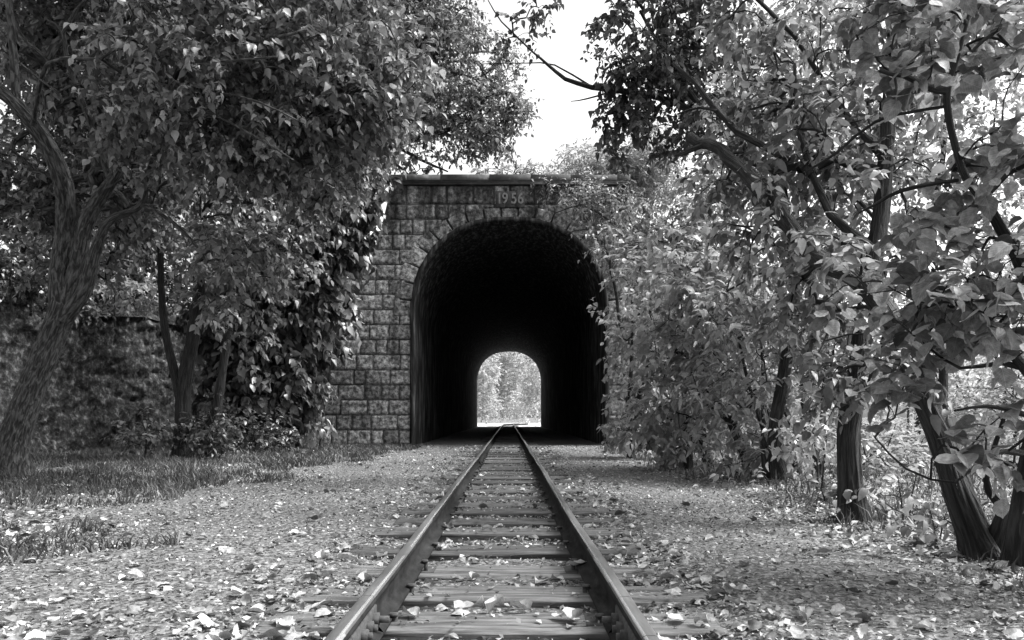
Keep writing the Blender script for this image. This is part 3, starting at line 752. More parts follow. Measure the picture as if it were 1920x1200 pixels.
# ------------------------------------------------------------------ trees and shrubs, left side
plant('leaning_tree', 'big leaning tree with furrowed bark and forked trunk at the left edge of the picture', 'tree',
      [limb((8, 915, 9.4, 88), (28, 820, 9.4, 74), (62, 720, 9.4, 68), (98, 630, 9.4, 68), (122, 570, 9.4, 70)),
       limb((112, 590, 9.4, 56), (112, 500, 9.4, 52), (122, 420, 9.4, 47), (120, 350, 9.3, 46), (88, 270, 9.1, 42), (30, 195, 8.9, 38), (-60, 120, 8.7, 30), (-140, 20, 8.5, 22)),
       limb((118, 590, 9.38, 42), (146, 490, 9.36, 36), (168, 405, 9.3, 38), (205, 345, 9.2, 32), (240, 290, 9.0, 24), (300, 200, 8.8, 16), (350, 100, 8.6, 11)),
       limb((120, 600, 9.36, 44), (158, 545, 9.3, 36), (180, 470, 9.2, 30), (205, 415, 9.1, 22), (265, 382, 9.0, 16), (285, 300, 8.9, 10), (352, 190, 8.8, 7), (354, 118, 8.7, 5), (450, 110, 8.6, 3)),
       limb((265, 384, 9.0, 9), (330, 420, 8.8, 6), (390, 490, 8.7, 4)),
       limb((285, 300, 8.9, 9), (350, 205, 8.0, 7), (450, 240, 7.6, 5), (550, 300, 7.4, 3)), limb((350, 190, 8.8, 6), (400, 175, 7.7, 5), (480, 190, 7.3, 4), (570, 232, 7.2, 2.5)), limb((350, 150, 8.6, 6), (356, 116, 7.6, 6), (430, 116, 7.3, 5), (520, 106, 7.1, 3)),
       limb((60, 240, 9, 10), (90, 120, 8.2, 7), (190, 110, 7.8, 5), (240, 70, 7.6, 3)), limb((240, 290, 9, 8), (150, 160, 8.2, 6), (110, 175, 8.0, 4), (40, 120, 7.9, 3)),
       limb((30, 195, 8.9, 18), (25, 90, 8.8, 15), (10, -40, 8.7, 12)),
       limb((205, 330, 9.2, 14), (150, 180, 8.8, 10), (120, 60, 8.5, 8), (220, -60, 8.3, 5)),
       limb((350, 118, 8.7, 5), (430, -20, 8.4, 4), (560, -80, 8.2, 3)), limb((300, 200, 8.8, 8), (420, 180, 8.5, 6), (560, 230, 8.3, 4), (620, 160, 8.3, 3))],
      [(130, 150, 10.3, 240, 190, 1.0), (420, 150, 8.4, 250, 190, 1.2), (640, 110, 8.4, 160, 150, 1.1), (700, 200, 8.8, 90, 90, .8), (330, 360, 10.2, 200, 110, .7),
       (560, 270, 8.8, 150, 100, 1.0), (60, 350, 10.5, 130, 120, .7), (430, 480, 9.1, 100, 70, .5), (400, 560, 9.3, 50, 45, .3), (110, 510, 10.3, 60, 50, .3), (300, 250, 8.6, 120, 60, .4),
       (100, -150, 9.4, 300, 130, 1.2), (520, -130, 8.6, 280, 120, 1.2)],
      .088, 'heart', 'leaf_mid', 'bark', spacing=.27, rough=.10, sides=10, gap=.5, droop=.5, per=7)

plant('twin_stem_tree', 'tree with two close dark furrowed stems growing before the rubble wall', 'tree',
      [limb((346, 872, 13.2, 62), (344, 800, 13.2, 46), (345, 730, 13.2, 38), (358, 650, 13.2, 36), (372, 570, 13.2, 32), (374, 490, 13.2, 28), (376, 390, 13.2, 25), (380, 300, 13.1, 18), (400, 190, 13, 12)),
       limb((340, 760, 13.2, 24), (325, 690, 13.2, 22), (310, 620, 13.2, 20), (302, 540, 13.2, 18), (298, 450, 13.2, 14), (270, 330, 13.2, 9)),
       limb((392, 872, 13.3, 34), (402, 800, 13.3, 26), (412, 730, 13.3, 24), (425, 640, 13.3, 22), (450, 520, 13.2, 18), (500, 400, 13.1, 12)),
       limb((376, 400, 13.2, 12), (460, 330, 12.8, 9), (560, 260, 12.5, 6)), limb((500, 400, 13.1, 8), (580, 300, 12.8, 6), (640, 210, 12.6, 4))],
      [(470, 440, 12.6, 150, 120, 1.2), (330, 300, 13.4, 200, 150, 1.4), (560, 330, 12.8, 130, 110, 1.0), (480, 170, 13.2, 250, 160, 1.5), (200, 450, 13.4, 120, 80, .8), (640, 260, 12.8, 110, 110, .8), (460, 600, 12.9, 60, 60, .5)],
      .10, 'heart', 'leaf_mid', 'bark_dark', spacing=.34, rough=.08, sides=8, gap=.5, droop=.6, per=6)

plant('drooping_tree', 'dark dense tree with large drooping leaves before the left portal wing', 'tree',
      [limb((560, 850, 17.2, 18), (566, 740, 17.2, 14), (572, 620, 17.2, 12), (590, 480, 17, 10), (620, 380, 16.8, 8), (640, 280, 16.6, 6)),
       limb((520, 852, 16.6, 14), (510, 700, 16.5, 11), (480, 560, 16.4, 9), (450, 460, 16.4, 6))],
      [(560, 560, 16.9, 95, 130, .9), (600, 420, 16.6, 100, 100, .9), (505, 700, 16.6, 90, 110, .9), (555, 720, 17.0, 50, 90, .6), (450, 620, 16.6, 80, 130, .9), (655, 350, 16.8, 75, 70, .8), (440, 770, 16.2, 80, 60, .6), (600, 260, 16.6, 90, 80, .9)],
      .19, 'heart', 'leaf_dark', 'bark_dark', spacing=.33, gap=.08, droop=.9, per=6, twig_len=.34)
plant('vine_shrub', 'lighter shrub with hanging pale-edged leaves beside the lower left stonework', 'shrub',
      [limb((600, 850, 17.6, 6), (605, 780, 17.6, 5), (615, 690, 17.4, 4), (600, 600, 17.3, 3))],
      [(600, 600, 16.7, 50, 70, .35), (612, 530, 16.6, 42, 50, .3), (590, 720, 17.2, 38, 50, .3), (585, 800, 17.4, 36, 30, .3), (640, 590, 17.2, 22, 30, .2), (560, 500, 16.2, 60, 40, .3)],
      .19, 'heart', 'leaf_pale', 'bark_dark', spacing=.38, gap=.2, droop=.9, per=4, twig_len=.3)

bank = [('dark shaggy tree on the bank behind the leaning tree', (40, 540, 17.5), (90, 420, 17.5, 220, 130, 1.8), (60, 250, 18, 220, 150, 2), 'leaf_mid'),
        ('round crowned tree on the bank above the middle of the rubble wall', (230, 575, 19.5), (240, 450, 19, 150, 90, 1.5), (260, 300, 19.5, 200, 150, 2), 'leaf_dark'),
        ('tall tree on the bank close to the portal corner', (480, 560, 22.5), (470, 430, 22, 150, 140, 2), (480, 240, 23, 200, 160, 2.2), 'leaf_mid'),
        ('slender tree behind the drooping dark tree', (640, 430, 24), (600, 300, 24, 110, 130, 1.6), (590, 120, 24, 150, 140, 2), 'leaf_mid')]
for lab, b, b1, b2, lf in bank:
    x, y, z = b
    plant('bank_tree', lab, 'tree', [limb((x, y + 25, z, 20), (x + 8, y - 60, z, 16), (x - 5, b1[1] - 30, z, 13), (b2[0], b2[1], z, 9), (b2[0] + 20, b2[1] - 120, z, 4)),
                                     limb((x + 5, y - 60, z, 9), (x + 90, y - 150, z - .3, 6), (x + 130, y - 240, z - .3, 3)), limb((x + 5, y - 80, z, 8), (x - 80, y - 170, z - .3, 5), (x - 130, y - 250, z, 3))],
          [b1, b2, (b2[0], b2[1] - 230, z, 210, 110, 1.8)], .15, 'oval', lf, 'bark_dark', 'trees on the bank above the rubble wall', spacing=.50, gap=.58, per=6, twig_len=.42, rtwig=.006)
for i, (x, y, z, w, h_, lab) in enumerate([(60, 520, 15.4, 90, 40, 'low bush on top of the rubble wall left of the leaning trunk'), (215, 545, 16.4, 90, 38, 'bush with sunlight painted into its leaves on top of the rubble wall right of the forked trunk'), (640, 500, 22.6, 40, 45, 'small bright bush in the gap left of the portal'), (440, 590, 18.6, 120, 40, 'dark low bush on the end of the rubble wall'), (320, 560, 20.5, 130, 60, 'wide dark bush on the bank between the twin stems'), (90, 570, 18.5, 150, 60, 'wide dark bush on the bank behind the leaning trunk'), (300, 590, 18.2, 70, 30, 'small dark bush on the wall top behind the twin stems'), (150, 582, 15.9, 95, 20, 'low dark growth trailing over the wall top right of the leaning trunk'), (20, 500, 15.0, 60, 50, 'dark growth on the wall top at the very left edge'), (250, 500, 21, 140, 60, 'tall dark thicket on the bank over the middle of the wall')]):
    plant('bush', lab, 'bush', [limb((x, y + h_ + 30, z, 4), (x, y, z, 3), (x + 5, y - h_ * .6, z, 2))], [(x, y, z, w, h_, .6)], .11, 'oval', 'leaf_pale' if i in (1, 2) else 'leaf_dark', 'bark_dark', 'bushes on the bank', spacing=.33, gap=.1, per=6)  # pale leaves put sunlight into the colour of the bush right of the fork

plant('spreading_tree', 'broad tree behind the portal whose dark boughs spread low over the left of the cornice', 'tree',
      [limb((640, 380, 24, 34), (668, 320, 23.8, 30), (700, 285, 23.4, 26), (770, 262, 23.2, 18), (850, 240, 23, 12), (930, 200, 23, 7)),
       limb((672, 310, 23.8, 26), (690, 200, 23.8, 20), (740, 100, 23.6, 14), (800, 0, 23.4, 9), (830, -100, 23.4, 5)),
       limb((735, 270, 23.3, 11), (790, 300, 22.8, 8), (840, 322, 22.6, 4)), limb((700, 285, 23.4, 12), (745, 310, 22.6, 7), (775, 335, 22.4, 4)),
       limb((740, 110, 23.6, 9), (830, 130, 23.2, 6), (900, 150, 23, 4))],
      [(800, 150, 23.4, 150, 110, 1.8), (890, 225, 22.9, 95, 75, 1.2), (700, 60, 23.6, 170, 110, 2), (835, 50, 23.6, 75, 75, 1.4), (925, 270, 22.7, 60, 45, .8), (760, 285, 22.8, 90, 38, .8), (965, 205, 23, 45, 40, .8), (940, 120, 23.2, 40, 60, .8), (760, -80, 23.6, 200, 80, 1.5)],
      .13, 'oval', 'leaf_mid', 'bark_dark', spacing=.44, gap=.42, per=6, twig_len=.40, rtwig=.006, rough=.06)
plant('coping_shrub', 'feathery shrub sprouting on the coping above the date plate', 'shrub', [limb((965, 330, 20.9, 4), (965, 320, 20.9, 3), (968, 300, 20.9, 2))],
      [(970, 318, 20.75, 55, 16, .3), (1010, 335, 20.5, 30, 12, .2), (905, 322, 20.9, 30, 9, .25)], .11, 'lance', 'leaf_pale', 'bark_dark', spacing=.22, gap=.05, per=6, twig_len=.22, droop=.3)
plant('pale_bush', 'pale fine-leaved rounded bush growing above the right half of the portal', 'bush',
      [limb((1110, 400, 22.5, 10), (1112, 360, 22.5, 8), (1100, 320, 22.5, 6), (1090, 280, 22.5, 3)), limb((1112, 370, 22.5, 6), (1150, 320, 22.4, 4), (1160, 280, 22.4, 3))],
      [(1110, 320, 22.2, 78, 52, 1.2), (1060, 345, 21.3, 42, 22, .5), (1170, 340, 22, 60, 60, 1), (1225, 310, 22, 60, 80, 1), (1120, 375, 20.9, 80, 24, .4), (1075, 352, 20.2, 60, 26, .3), (1040, 336, 20.4, 40, 14, .25)], .10, 'lance', 'leaf_pale', 'bark_pale', spacing=.27, gap=.05, per=6, twig_len=.32, droop=.1)
plant('straggly_shrub', 'thin straggly shrub of bare pale twigs trailing over the right spandrel of the arch', 'shrub',
      [limb((1180, 470, 19.4, 7), (1150, 420, 19.3, 5), (1090, 385, 19.3, 3), (1040, 400, 19.4, 2)), limb((1155, 425, 19.3, 4), (1130, 370, 19.5, 3), (1060, 360, 19.6, 2)), limb((1175, 460, 19.4, 4), (1100, 430, 19.4, 2.5), (1060, 440, 19.5, 1.5))],
      [(1120, 378, 19.4, 72, 34, .4), (1170, 450, 19.2, 50, 60, .5)], .10, 'oval', 'leaf_mid', 'bark', spacing=.25, gap=.2, per=4, twig_len=.45)

# ------------------------------------------------------------------ right side
plant('overhanging_tree', 'dark-leaved tree whose long bare bough reaches left across the open sky', 'tree',
      [limb((1466, 905, 8.7, 44), (1452, 820, 8.7, 34), (1470, 700, 8.7, 32), (1490, 560, 8.8, 30), (1470, 420, 8.8, 28), (1400, 300, 8.9, 24), (1330, 220, 9, 19), (1262, 130, 9, 12), (1200, 20, 9, 8)),
       limb((1335, 228, 9, 15), (1260, 190, 9.1, 12), (1180, 172, 9.2, 12), (1110, 163, 9.3, 10), (1060, 148, 9.3, 8), (1025, 120, 9.3, 6), (1000, 98, 9.3, 4), (940, 40, 9.4, 3), (915, 0, 9.4, 2)),
       limb((1112, 164, 9.3, 4), (1040, 122, 9.4, 3), (985, 118, 9.4, 2), (900, 120, 9.4, 1.5)),
       limb((1150, 170, 9.2, 4), (1100, 185, 9.2, 3), (1070, 190, 9.2, 1.5))],
      [(1200, 130, 9.0, 85, 80, .8), (1175, 230, 9.3, 55, 70, .6), (1250, 60, 9, 110, 80, .9), (1280, 200, 9.2, 90, 90, .7), (975, 55, 9.4, 32, 28, .25), (1010, 15, 9.4, 45, 22, .3), (945, 85, 9.4, 18, 18, .15), (1330, 120, 9.2, 110, 100, .8), (1150, 40, 9.2, 45, 45, .5), (1300, -80, 9, 160, 60, .8)],
      .078, 'heart', 'leaf_dark', 'bark_dark', spacing=.25, gap=.50, rough=.06, per=6, droop=.5, twig_len=.22)
tr = plant('forked_trunk_tree', 'upright tree with a straight furrowed trunk among the shrubs right of the path', 'tree',
      [limb((1600, 985, 5.5, 72), (1594, 900, 5.5, 60), (1592, 800, 5.5, 58), (1606, 720, 5.5, 58), (1622, 600, 5.6, 52), (1640, 480, 5.7, 46), (1655, 370, 5.8, 42), (1664, 240, 5.9, 36), (1672, 90, 6, 28), (1680, -80, 6, 18)),
       limb((1640, 470, 5.7, 22), (1560, 400, 5.8, 15), (1500, 250, 6, 10), (1490, 120, 6.1, 6)), limb((1660, 300, 5.9, 15), (1560, 180, 6, 10), (1490, 68, 6.1, 9), (1440, 20, 6.1, 8), (1380, -40, 6.2, 6)),
       limb((1668, 180, 5.9, 12), (1780, 100, 5.7, 9), (1880, 60, 5.5, 6))],
      [(1500, 110, 6.4, 190, 140, .9), (1430, 260, 6.8, 130, 110, .8), (1640, 130, 6.2, 150, 140, .8), (1560, 380, 6.6, 150, 110, .8), (1380, 330, 7.2, 110, 80, .6), (1780, 60, 6, 150, 120, .8), (1600, -120, 6.2, 350, 100, 1.0), (1480, 460, 7.0, 110, 80, .6), (1400, 520, 7.4, 90, 60, .5), (1560, 250, 5.6, 120, 110, .5), (1700, 330, 5.3, 100, 110, .4), (1600, 480, 6.6, 120, 60, .5), (1700, 500, 6.2, 120, 90, .6)],
      .085, 'oval', 'leaf_mid', 'bark_dark', spacing=.285, gap=.66, rough=.10, sides=9, droop=.4, per=6, twig_len=.22)
tr = plant('broken_top_tree', 'leaning tree with a snapped stub and sawn-off bough right of the upright trunk', 'tree',
      [limb((1852, 1062, 4.1, 100), (1828, 1000, 4.1, 80), (1800, 930, 4.1, 72), (1772, 840, 4.2, 66), (1735, 750, 4.3, 64), (1700, 660, 4.4, 66), (1655, 575, 4.6, 62), (1600, 515, 4.8, 56), (1540, 490, 5.1, 50), (1492, 440, 5.4, 42), (1462, 385, 5.6, 34), (1452, 345, 5.7, 24)),
       limb((1500, 450, 5.4, 30), (1430, 350, 5.8, 30), (1370, 292, 6.1, 24), (1332, 270, 6.3, 21), (1292, 256, 6.5, 18)),
       limb((1335, 266, 6.3, 12), (1300, 280, 6.4, 10), (1268, 292, 6.5, 6)),
       limb((1850, 1050, 4.1, 60), (1880, 960, 4.0, 30), (1850, 900, 4.0, 16), (1890, 760, 3.9, 9)),
       limb((1480, 300, 6.0, 10), (1410, 262, 6.1, 14), (1360, 220, 6.2, 12), (1300, 155, 6.3, 9), (1262, 118, 6.4, 6)), limb((1345, 208, 6.2, 6), (1310, 202, 6.3, 5), (1270, 214, 6.3, 3))],
      [(1400, 420, 6.0, 100, 80, .5), (1345, 300, 5.9, 50, 45, .3), (1520, 560, 5.6, 100, 70, .5), (1340, 330, 6.4, 80, 60, .4), (1600, 640, 5.2, 90, 60, .4), (1560, 720, 5.4, 70, 60, .4), (1420, 330, 5.3, 110, 70, .3), (1540, 440, 4.5, 110, 60, .3), (1650, 520, 4.1, 70, 60, .25), (1720, 660, 4.0, 60, 60, .25)],
      .08, 'oval', 'leaf_mid', 'bark_dark', spacing=.25, gap=.35, rough=.12, sides=9, per=6, twig_len=.2)
plant('near_hazel', 'nearest tree on the right with large rounded serrated leaves and a thin crooked black stem', 'tree',
      [limb((1905, 1062, 3.9, 62), (1912, 960, 3.8, 46), (1935, 820, 3.7, 40), (1950, 640, 3.6, 36), (1915, 500, 3.5, 34), (1878, 432, 3.5, 30), (1848, 380, 3.5, 26), (1812, 335, 3.5, 22), (1794, 285, 3.5, 19), (1778, 215, 3.5, 18), (1777, 165, 3.5, 17), (1800, 90, 3.5, 10), (1830, -20, 3.5, 7)),
       limb((1777, 170, 3.5, 16), (1735, 158, 3.5, 12), (1690, 142, 3.5, 11), (1648, 132, 3.5, 7)),
       limb((1770, 200, 3.5, 6), (1705, 210, 3.6, 6), (1640, 228, 3.7, 6), (1570, 285, 3.8, 5), (1510, 322, 3.9, 4)),
       limb((1796, 338, 3.5, 7), (1745, 345, 3.5, 8), (1690, 358, 3.6, 8), (1640, 382, 3.7, 6), (1610, 400, 3.7, 3)),
       limb((1952, 720, 3.6, 26), (1900, 670, 3.5, 18), (1860, 600, 3.4, 12), (1820, 560, 3.4, 6)), limb((1948, 700, 3.6, 16), (1880, 680, 3.5, 10), (1800, 690, 3.4, 6), (1740, 650, 3.4, 4), (1680, 600, 3.4, 3)),
       limb((1930, 780, 3.6, 12), (1850, 760, 3.5, 7), (1790, 770, 3.4, 4)), limb((1925, 850, 3.7, 14), (1850, 850, 3.5, 8), (1790, 905, 3.4, 5), (1700, 880, 3.5, 4), (1640, 820, 3.6, 3))],
      [(1800, 120, 3.6, 130, 120, .4), (1860, 300, 3.5, 90, 130, .35), (1700, 560, 3.5, 150, 70, .35), (1830, 600, 3.3, 110, 110, .35), (1590, 540, 4.0, 80, 45, .3), (1660, 730, 3.6, 60, 60, .3), (1760, 690, 3.4, 50, 50, .2), (1850, 850, 3.2, 80, 100, .25), (1620, 690, 3.9, 70, 60, .3),
       (1640, 60, 3.8, 110, 70, .35), (1880, 500, 3.3, 70, 80, .3), (1820, -90, 3.6, 150, 70, .4), (1540, 800, 4.2, 60, 40, .25), (1760, 430, 3.6, 90, 70, .3), (2050, 500, 3.4, 120, 400, .5)],
      .074, 'round', 'leaf_near', 'bark_dark', spacing=.185, gap=.50, rough=.07, sides=9, droop=.35, per=4, twigs=2, twig_len=.17, rtwig=.0022)

for lab, x, Z, bl in [('fine-leaved tree behind the overhanging boughs right of the portal', 1500, 12.5, [(1480, 180, 12.5, 170, 130, 1.0), (1420, 330, 12.5, 120, 100, .9), (1540, 20, 12.5, 170, 80, .9), (1600, 300, 12, 110, 100, .8)]),
                      ('fine-leaved tree behind the near crooked stem at the right', 1760, 11, [(1780, 200, 11, 150, 140, .9), (1720, 380, 11, 140, 90, .8), (1880, 350, 11, 90, 130, .8), (1780, 30, 11, 180, 80, .8)])]:
    plant('verge_tree', lab, 'tree', [limb((x, 782 + (CAMZ + .1) * F / Z, Z, 20), (x + 10, 700, Z, 17), (x - 10, 450, Z, 13), (x + 15, 220, Z, 9), (x, 20, Z, 5)), limb((x - 8, 480, Z, 8), (x - 80, 330, Z, 5), (x - 90, 200, Z, 3)), limb((x, 420, Z, 8), (x + 90, 300, Z, 5), (x + 110, 180, Z, 3))],
          bl, .085, 'oval', 'leaf_pale', 'bark_dark', 'fine-leaved trees behind the right verge', spacing=.36, gap=.45, per=6, twig_len=.32, rtwig=.004, droop=.4)
S = 'shrubs crowding the right of the path'
for lab, bx_, blobs, sz, kd, lf, sp in [
    ('tall shrub with long pale lance leaves nearest of the light shrubs right of the path', [(1440, 905, 8.8), (1500, 900, 9.0), (1405, 890, 9.3)], [(1400, 620, 9.4, 100, 105, .8), (1455, 760, 9.0, 90, 80, .6), (1350, 760, 9.6, 80, 80, .6), (1470, 855, 8.8, 70, 36, .5), (1370, 850, 9.4, 60, 34, .5)], .125, 'lance', 'leaf_pale', .26),
    ('pale leafy shrub standing halfway to the portal on the right', [(1330, 880, 10.6), (1290, 876, 10.8)], [(1290, 620, 10.9, 100, 100, .9), (1275, 760, 10.9, 90, 80, .8), (1340, 690, 10.4, 60, 80, .6), (1270, 842, 11, 70, 34, .6), (1340, 520, 10.2, 110, 70, .6), (1290, 460, 11.5, 70, 60, .5)], .115, 'oval', 'leaf_pale', .29),
    ('shrub brushing the right jamb of the tunnel mouth', [(1180, 862, 14.0), (1220, 866, 13.6)], [(1212, 600, 13.8, 62, 85, .8), (1200, 745, 14.0, 55, 80, .7), (1190, 500, 15, 50, 55, .6), (1230, 520, 12.8, 70, 60, .5), (1135, 585, 15.5, 32, 16, .3), (1165, 805, 14, 38, 30, .5), (1200, 830, 13.6, 55, 26, .5), (1170, 660, 14.4, 32, 50, .5)], .12, 'oval', 'leaf_pale', .33),
    ('taller darker shrub behind the pale shrubs right of the arch', [(1250, 845, 16.5), (1210, 845, 17)], [(1240, 430, 16.5, 95, 80, 1.1), (1160, 440, 17.5, 60, 50, .7), (1320, 430, 15.5, 90, 90, 1)], .11, 'oval', 'leaf_mid', .38),
    ('dark shrub filling the gap between the upright trunk and the pale shrubs', [(1530, 900, 8.2)], [(1540, 640, 8.6, 70, 90, .6), (1500, 480, 9, 80, 70, .6)], .09, 'oval', 'leaf_mid', .27)]:
    lm = []
    for i, (x, y, z) in enumerate(bx_):
        tgt = blobs[i % len(blobs)]
        for k in range(2):
            e = tgt[0] + random.uniform(-30, 30)
            lm.append(limb((x + k * 4, y + 8, z, 17 - 5 * k), (x + (e - x) * .25 + random.uniform(-12, 12), y - 80, z, 12 - 3 * k), (x + (e - x) * .6, (y - 80 + tgt[1]) / 2, tgt[2], 7), (e, tgt[1], tgt[2], 4)))
    plant('shrub', lab, 'shrub', lm, blobs, sz, kd, lf, 'bark_dark', S, spacing=sp, gap=.42, per=6, twig_len=.28, rtwig=.0035, sides=7, droop=.45)

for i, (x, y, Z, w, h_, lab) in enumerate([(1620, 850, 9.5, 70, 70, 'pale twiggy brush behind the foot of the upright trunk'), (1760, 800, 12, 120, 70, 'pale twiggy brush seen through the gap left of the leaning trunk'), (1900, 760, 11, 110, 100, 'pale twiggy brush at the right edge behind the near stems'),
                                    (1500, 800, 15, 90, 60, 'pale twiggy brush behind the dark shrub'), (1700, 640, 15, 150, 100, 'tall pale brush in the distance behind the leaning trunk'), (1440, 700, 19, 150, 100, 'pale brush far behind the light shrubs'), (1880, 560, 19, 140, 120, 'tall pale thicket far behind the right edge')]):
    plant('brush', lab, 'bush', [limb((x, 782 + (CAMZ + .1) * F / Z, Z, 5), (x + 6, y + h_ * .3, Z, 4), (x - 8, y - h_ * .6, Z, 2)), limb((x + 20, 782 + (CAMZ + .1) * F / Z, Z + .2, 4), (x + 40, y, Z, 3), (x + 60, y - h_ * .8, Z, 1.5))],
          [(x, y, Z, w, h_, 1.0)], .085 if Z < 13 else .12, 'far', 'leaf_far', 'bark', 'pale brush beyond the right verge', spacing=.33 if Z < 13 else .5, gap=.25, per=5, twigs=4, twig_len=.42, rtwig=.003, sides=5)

for lab, x, y, Z, w, h_, lf in [('low leafy sapling at the foot of the upright trunk', 1545, 935, 6.6, 60, 40, 'leaf_mid'), ('thin sapling between the upright and the leaning trunks', 1690, 930, 5.4, 70, 60, 'leaf_near'),
                              ('low sprigs at the foot of the leaning trunk', 1750, 975, 4.6, 60, 36, 'leaf_mid'), ('low sprigs of leaves along the verge before the pale shrubs', 1440, 905, 8.2, 80, 26, 'leaf_pale'), ('leafy sapling in front of the dark shrub', 1530, 820, 7.2, 60, 60, 'leaf_pale')]:
    gy_ = 782 + (CAMZ + .06) * F / Z
    plant('sapling', lab, 'sapling', [limb((x, gy_, Z, 5), (x + 4, (y + gy_) / 2, Z, 4), (x - 6, y - h_ * .5, Z, 2)), limb((x + 8, gy_, Z, 4), (x + 20, y, Z, 3), (x + 30, y - h_ * .7, Z, 1.5))],
          [(x, y, Z, w, h_, .35)], .075, 'oval', lf, 'bark_dark', 'saplings along the right verge', spacing=.20, gap=.25, per=4, twigs=3, twig_len=.2, rtwig=.0022, sides=6)

# far side on the right: open, brighter ground with brush
FAR = 'distant trees seen through the branches on the right'
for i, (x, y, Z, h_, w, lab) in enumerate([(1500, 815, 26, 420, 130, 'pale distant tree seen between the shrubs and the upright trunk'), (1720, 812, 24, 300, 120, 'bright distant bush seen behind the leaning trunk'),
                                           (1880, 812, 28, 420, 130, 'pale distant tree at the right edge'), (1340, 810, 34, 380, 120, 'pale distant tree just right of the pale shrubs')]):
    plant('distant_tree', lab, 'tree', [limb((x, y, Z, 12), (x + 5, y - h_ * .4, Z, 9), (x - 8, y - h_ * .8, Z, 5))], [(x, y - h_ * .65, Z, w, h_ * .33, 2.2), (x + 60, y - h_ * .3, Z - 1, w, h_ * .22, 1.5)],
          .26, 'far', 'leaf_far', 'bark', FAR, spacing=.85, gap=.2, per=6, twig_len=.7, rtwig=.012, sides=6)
# ------------------------------------------------------------------ beyond the far mouth
G2 = 'trees beyond the far tunnel mouth'
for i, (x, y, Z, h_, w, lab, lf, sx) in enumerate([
    (905, 786, 72, 130, 32, 'bright tree at the left edge of the far tunnel mouth', 'leaf_painted_sun', .3), (945, 785, 92, 150, 40, 'grey tree in the middle of the far tunnel mouth', 'leaf_painted_sun_grey', .3),
    (1004, 786, 74, 130, 28, 'bright tree at the right edge of the far tunnel mouth', 'leaf_painted_sun', .3), (925, 785, 84, 48, 22, 'dark low tree at the foot of the view through the tunnel', 'leaf_pale', .3),
    (965, 785, 100, 190, 60, 'tall pale tree behind the others through the tunnel', 'leaf_painted_sun', .3), (975, 785, 86, 52, 18, 'rounded grey bush right of the middle of the far mouth', 'leaf_painted_sun_grey', .3)]):
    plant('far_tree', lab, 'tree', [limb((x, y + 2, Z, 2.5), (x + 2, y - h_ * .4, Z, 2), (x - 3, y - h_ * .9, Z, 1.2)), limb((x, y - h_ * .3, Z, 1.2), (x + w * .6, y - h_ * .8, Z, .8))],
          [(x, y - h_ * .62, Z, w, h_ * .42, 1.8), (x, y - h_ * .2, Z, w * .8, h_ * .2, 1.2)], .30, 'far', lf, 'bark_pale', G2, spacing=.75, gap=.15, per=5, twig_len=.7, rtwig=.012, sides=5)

for lab, x, y, Z, w, h_, lf in [('low dark bush crowding the foot of the twin stems', 395, 800, 12.9, 60, 55, 'leaf_dark'), ('low leafy bush before the wall between the two left trees', 270, 812, 12.8, 42, 40, 'leaf_mid'), ('dark bush under the drooping tree near the portal', 500, 815, 15.2, 70, 30, 'leaf_dark')]:
    plant('bush', lab, 'bush', [limb((x, 782 + (CAMZ + .05) * F / Z, Z, 5), (x + 4, y, Z, 4), (x - 6, y - h_ * .6, Z, 2))], [(x, y, Z, w, h_, .4)], .09, 'oval', lf, 'bark_dark', 'bushes at the foot of the left trees', spacing=.24, gap=.2, per=5, twig_len=.25)

# added gravel sheet, the glare beyond the far mouth put into its pale colour
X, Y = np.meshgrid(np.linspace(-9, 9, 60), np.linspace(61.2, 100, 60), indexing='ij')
M['gravel'] = noisy_mat('gravel_with_glare', [(.3, .28), (.7, .6)], 20, 8)
struct(obj('glare_gravel_sheet', mesh('glare_gravel_sheet', np.stack([X, Y, ground_h(X, Y) * .3 - .004], -1), grid_quads(60, 60)), M['gravel']))

# ------------------------------------------------------------------ grass and litter
def path_mask(x, y):       # 1 on the trodden path
    nz = noise3(np.stack([x * 1.3, y * 1.3, 0 * x], -1)) * .45
    left = np.interp(y, [2, 3.9, 4.5, 5.2, 5.9, 6.4, 8.5, 12, 16, 20], [-2.3, -2.35, -2.0, -2.2, -3.3, -2.75, -2.7, -2.4, -2.1, -1.8]); right = 2.15
    return (x > left + nz) & (x < right + nz)
def blades(n, xr, yr, hh, test, name, label_kind, m):
    x = RNG.uniform(*xr, n); y = yr[0] + (yr[1] - yr[0]) * RNG.random(n) ** 1.2
    k = test(x, y); x, y = x[k], y[k]; n = len(x)
    cl = noise3(np.stack([x * 2.5, y * 2.5, 0 * x + 3], -1)); k = cl > -.35; x, y, cl = x[k], y[k], cl[k]; n = len(x)
    z = ground_h(x, y) - .01; H = hh * RNG.uniform(.25, 1.25, n) * (.6 + .6 * np.clip(cl, 0, 1)); a = RNG.uniform(0, 2 * math.pi, n); w = .003 + .0012 * y ** .5 * RNG.uniform(.6, 1.2, n)
    lean = RNG.normal(size=(n, 2)) * .5 + .7 * np.stack([noise3(np.stack([x * 4, y * 4, 0 * x + 7], -1)), noise3(np.stack([x * 4, y * 4, 0 * x + 9], -1))], 1)
    b = np.stack([x, y, z], 1); dx = np.stack([np.cos(a) * w, np.sin(a) * w, 0 * a], 1)
    mid = b + np.stack([lean[:, 0] * H * .35, lean[:, 1] * H * .35, H * .6], 1); tip = b + np.stack([lean[:, 0] * H, lean[:, 1] * H, H * .92], 1)
    v = np.stack([b - dx, b + dx, mid + dx * .7, mid - dx * .7, tip], 1).reshape(-1, 3); off = np.arange(n)[:, None] * 5
    q = np.array([[0, 1, 2, 3]]) + off; t = np.array([[3, 2, 4]]) + off
    o = obj(name, mesh(name, v, q, t), m); struct(o, 'stuff'); return o
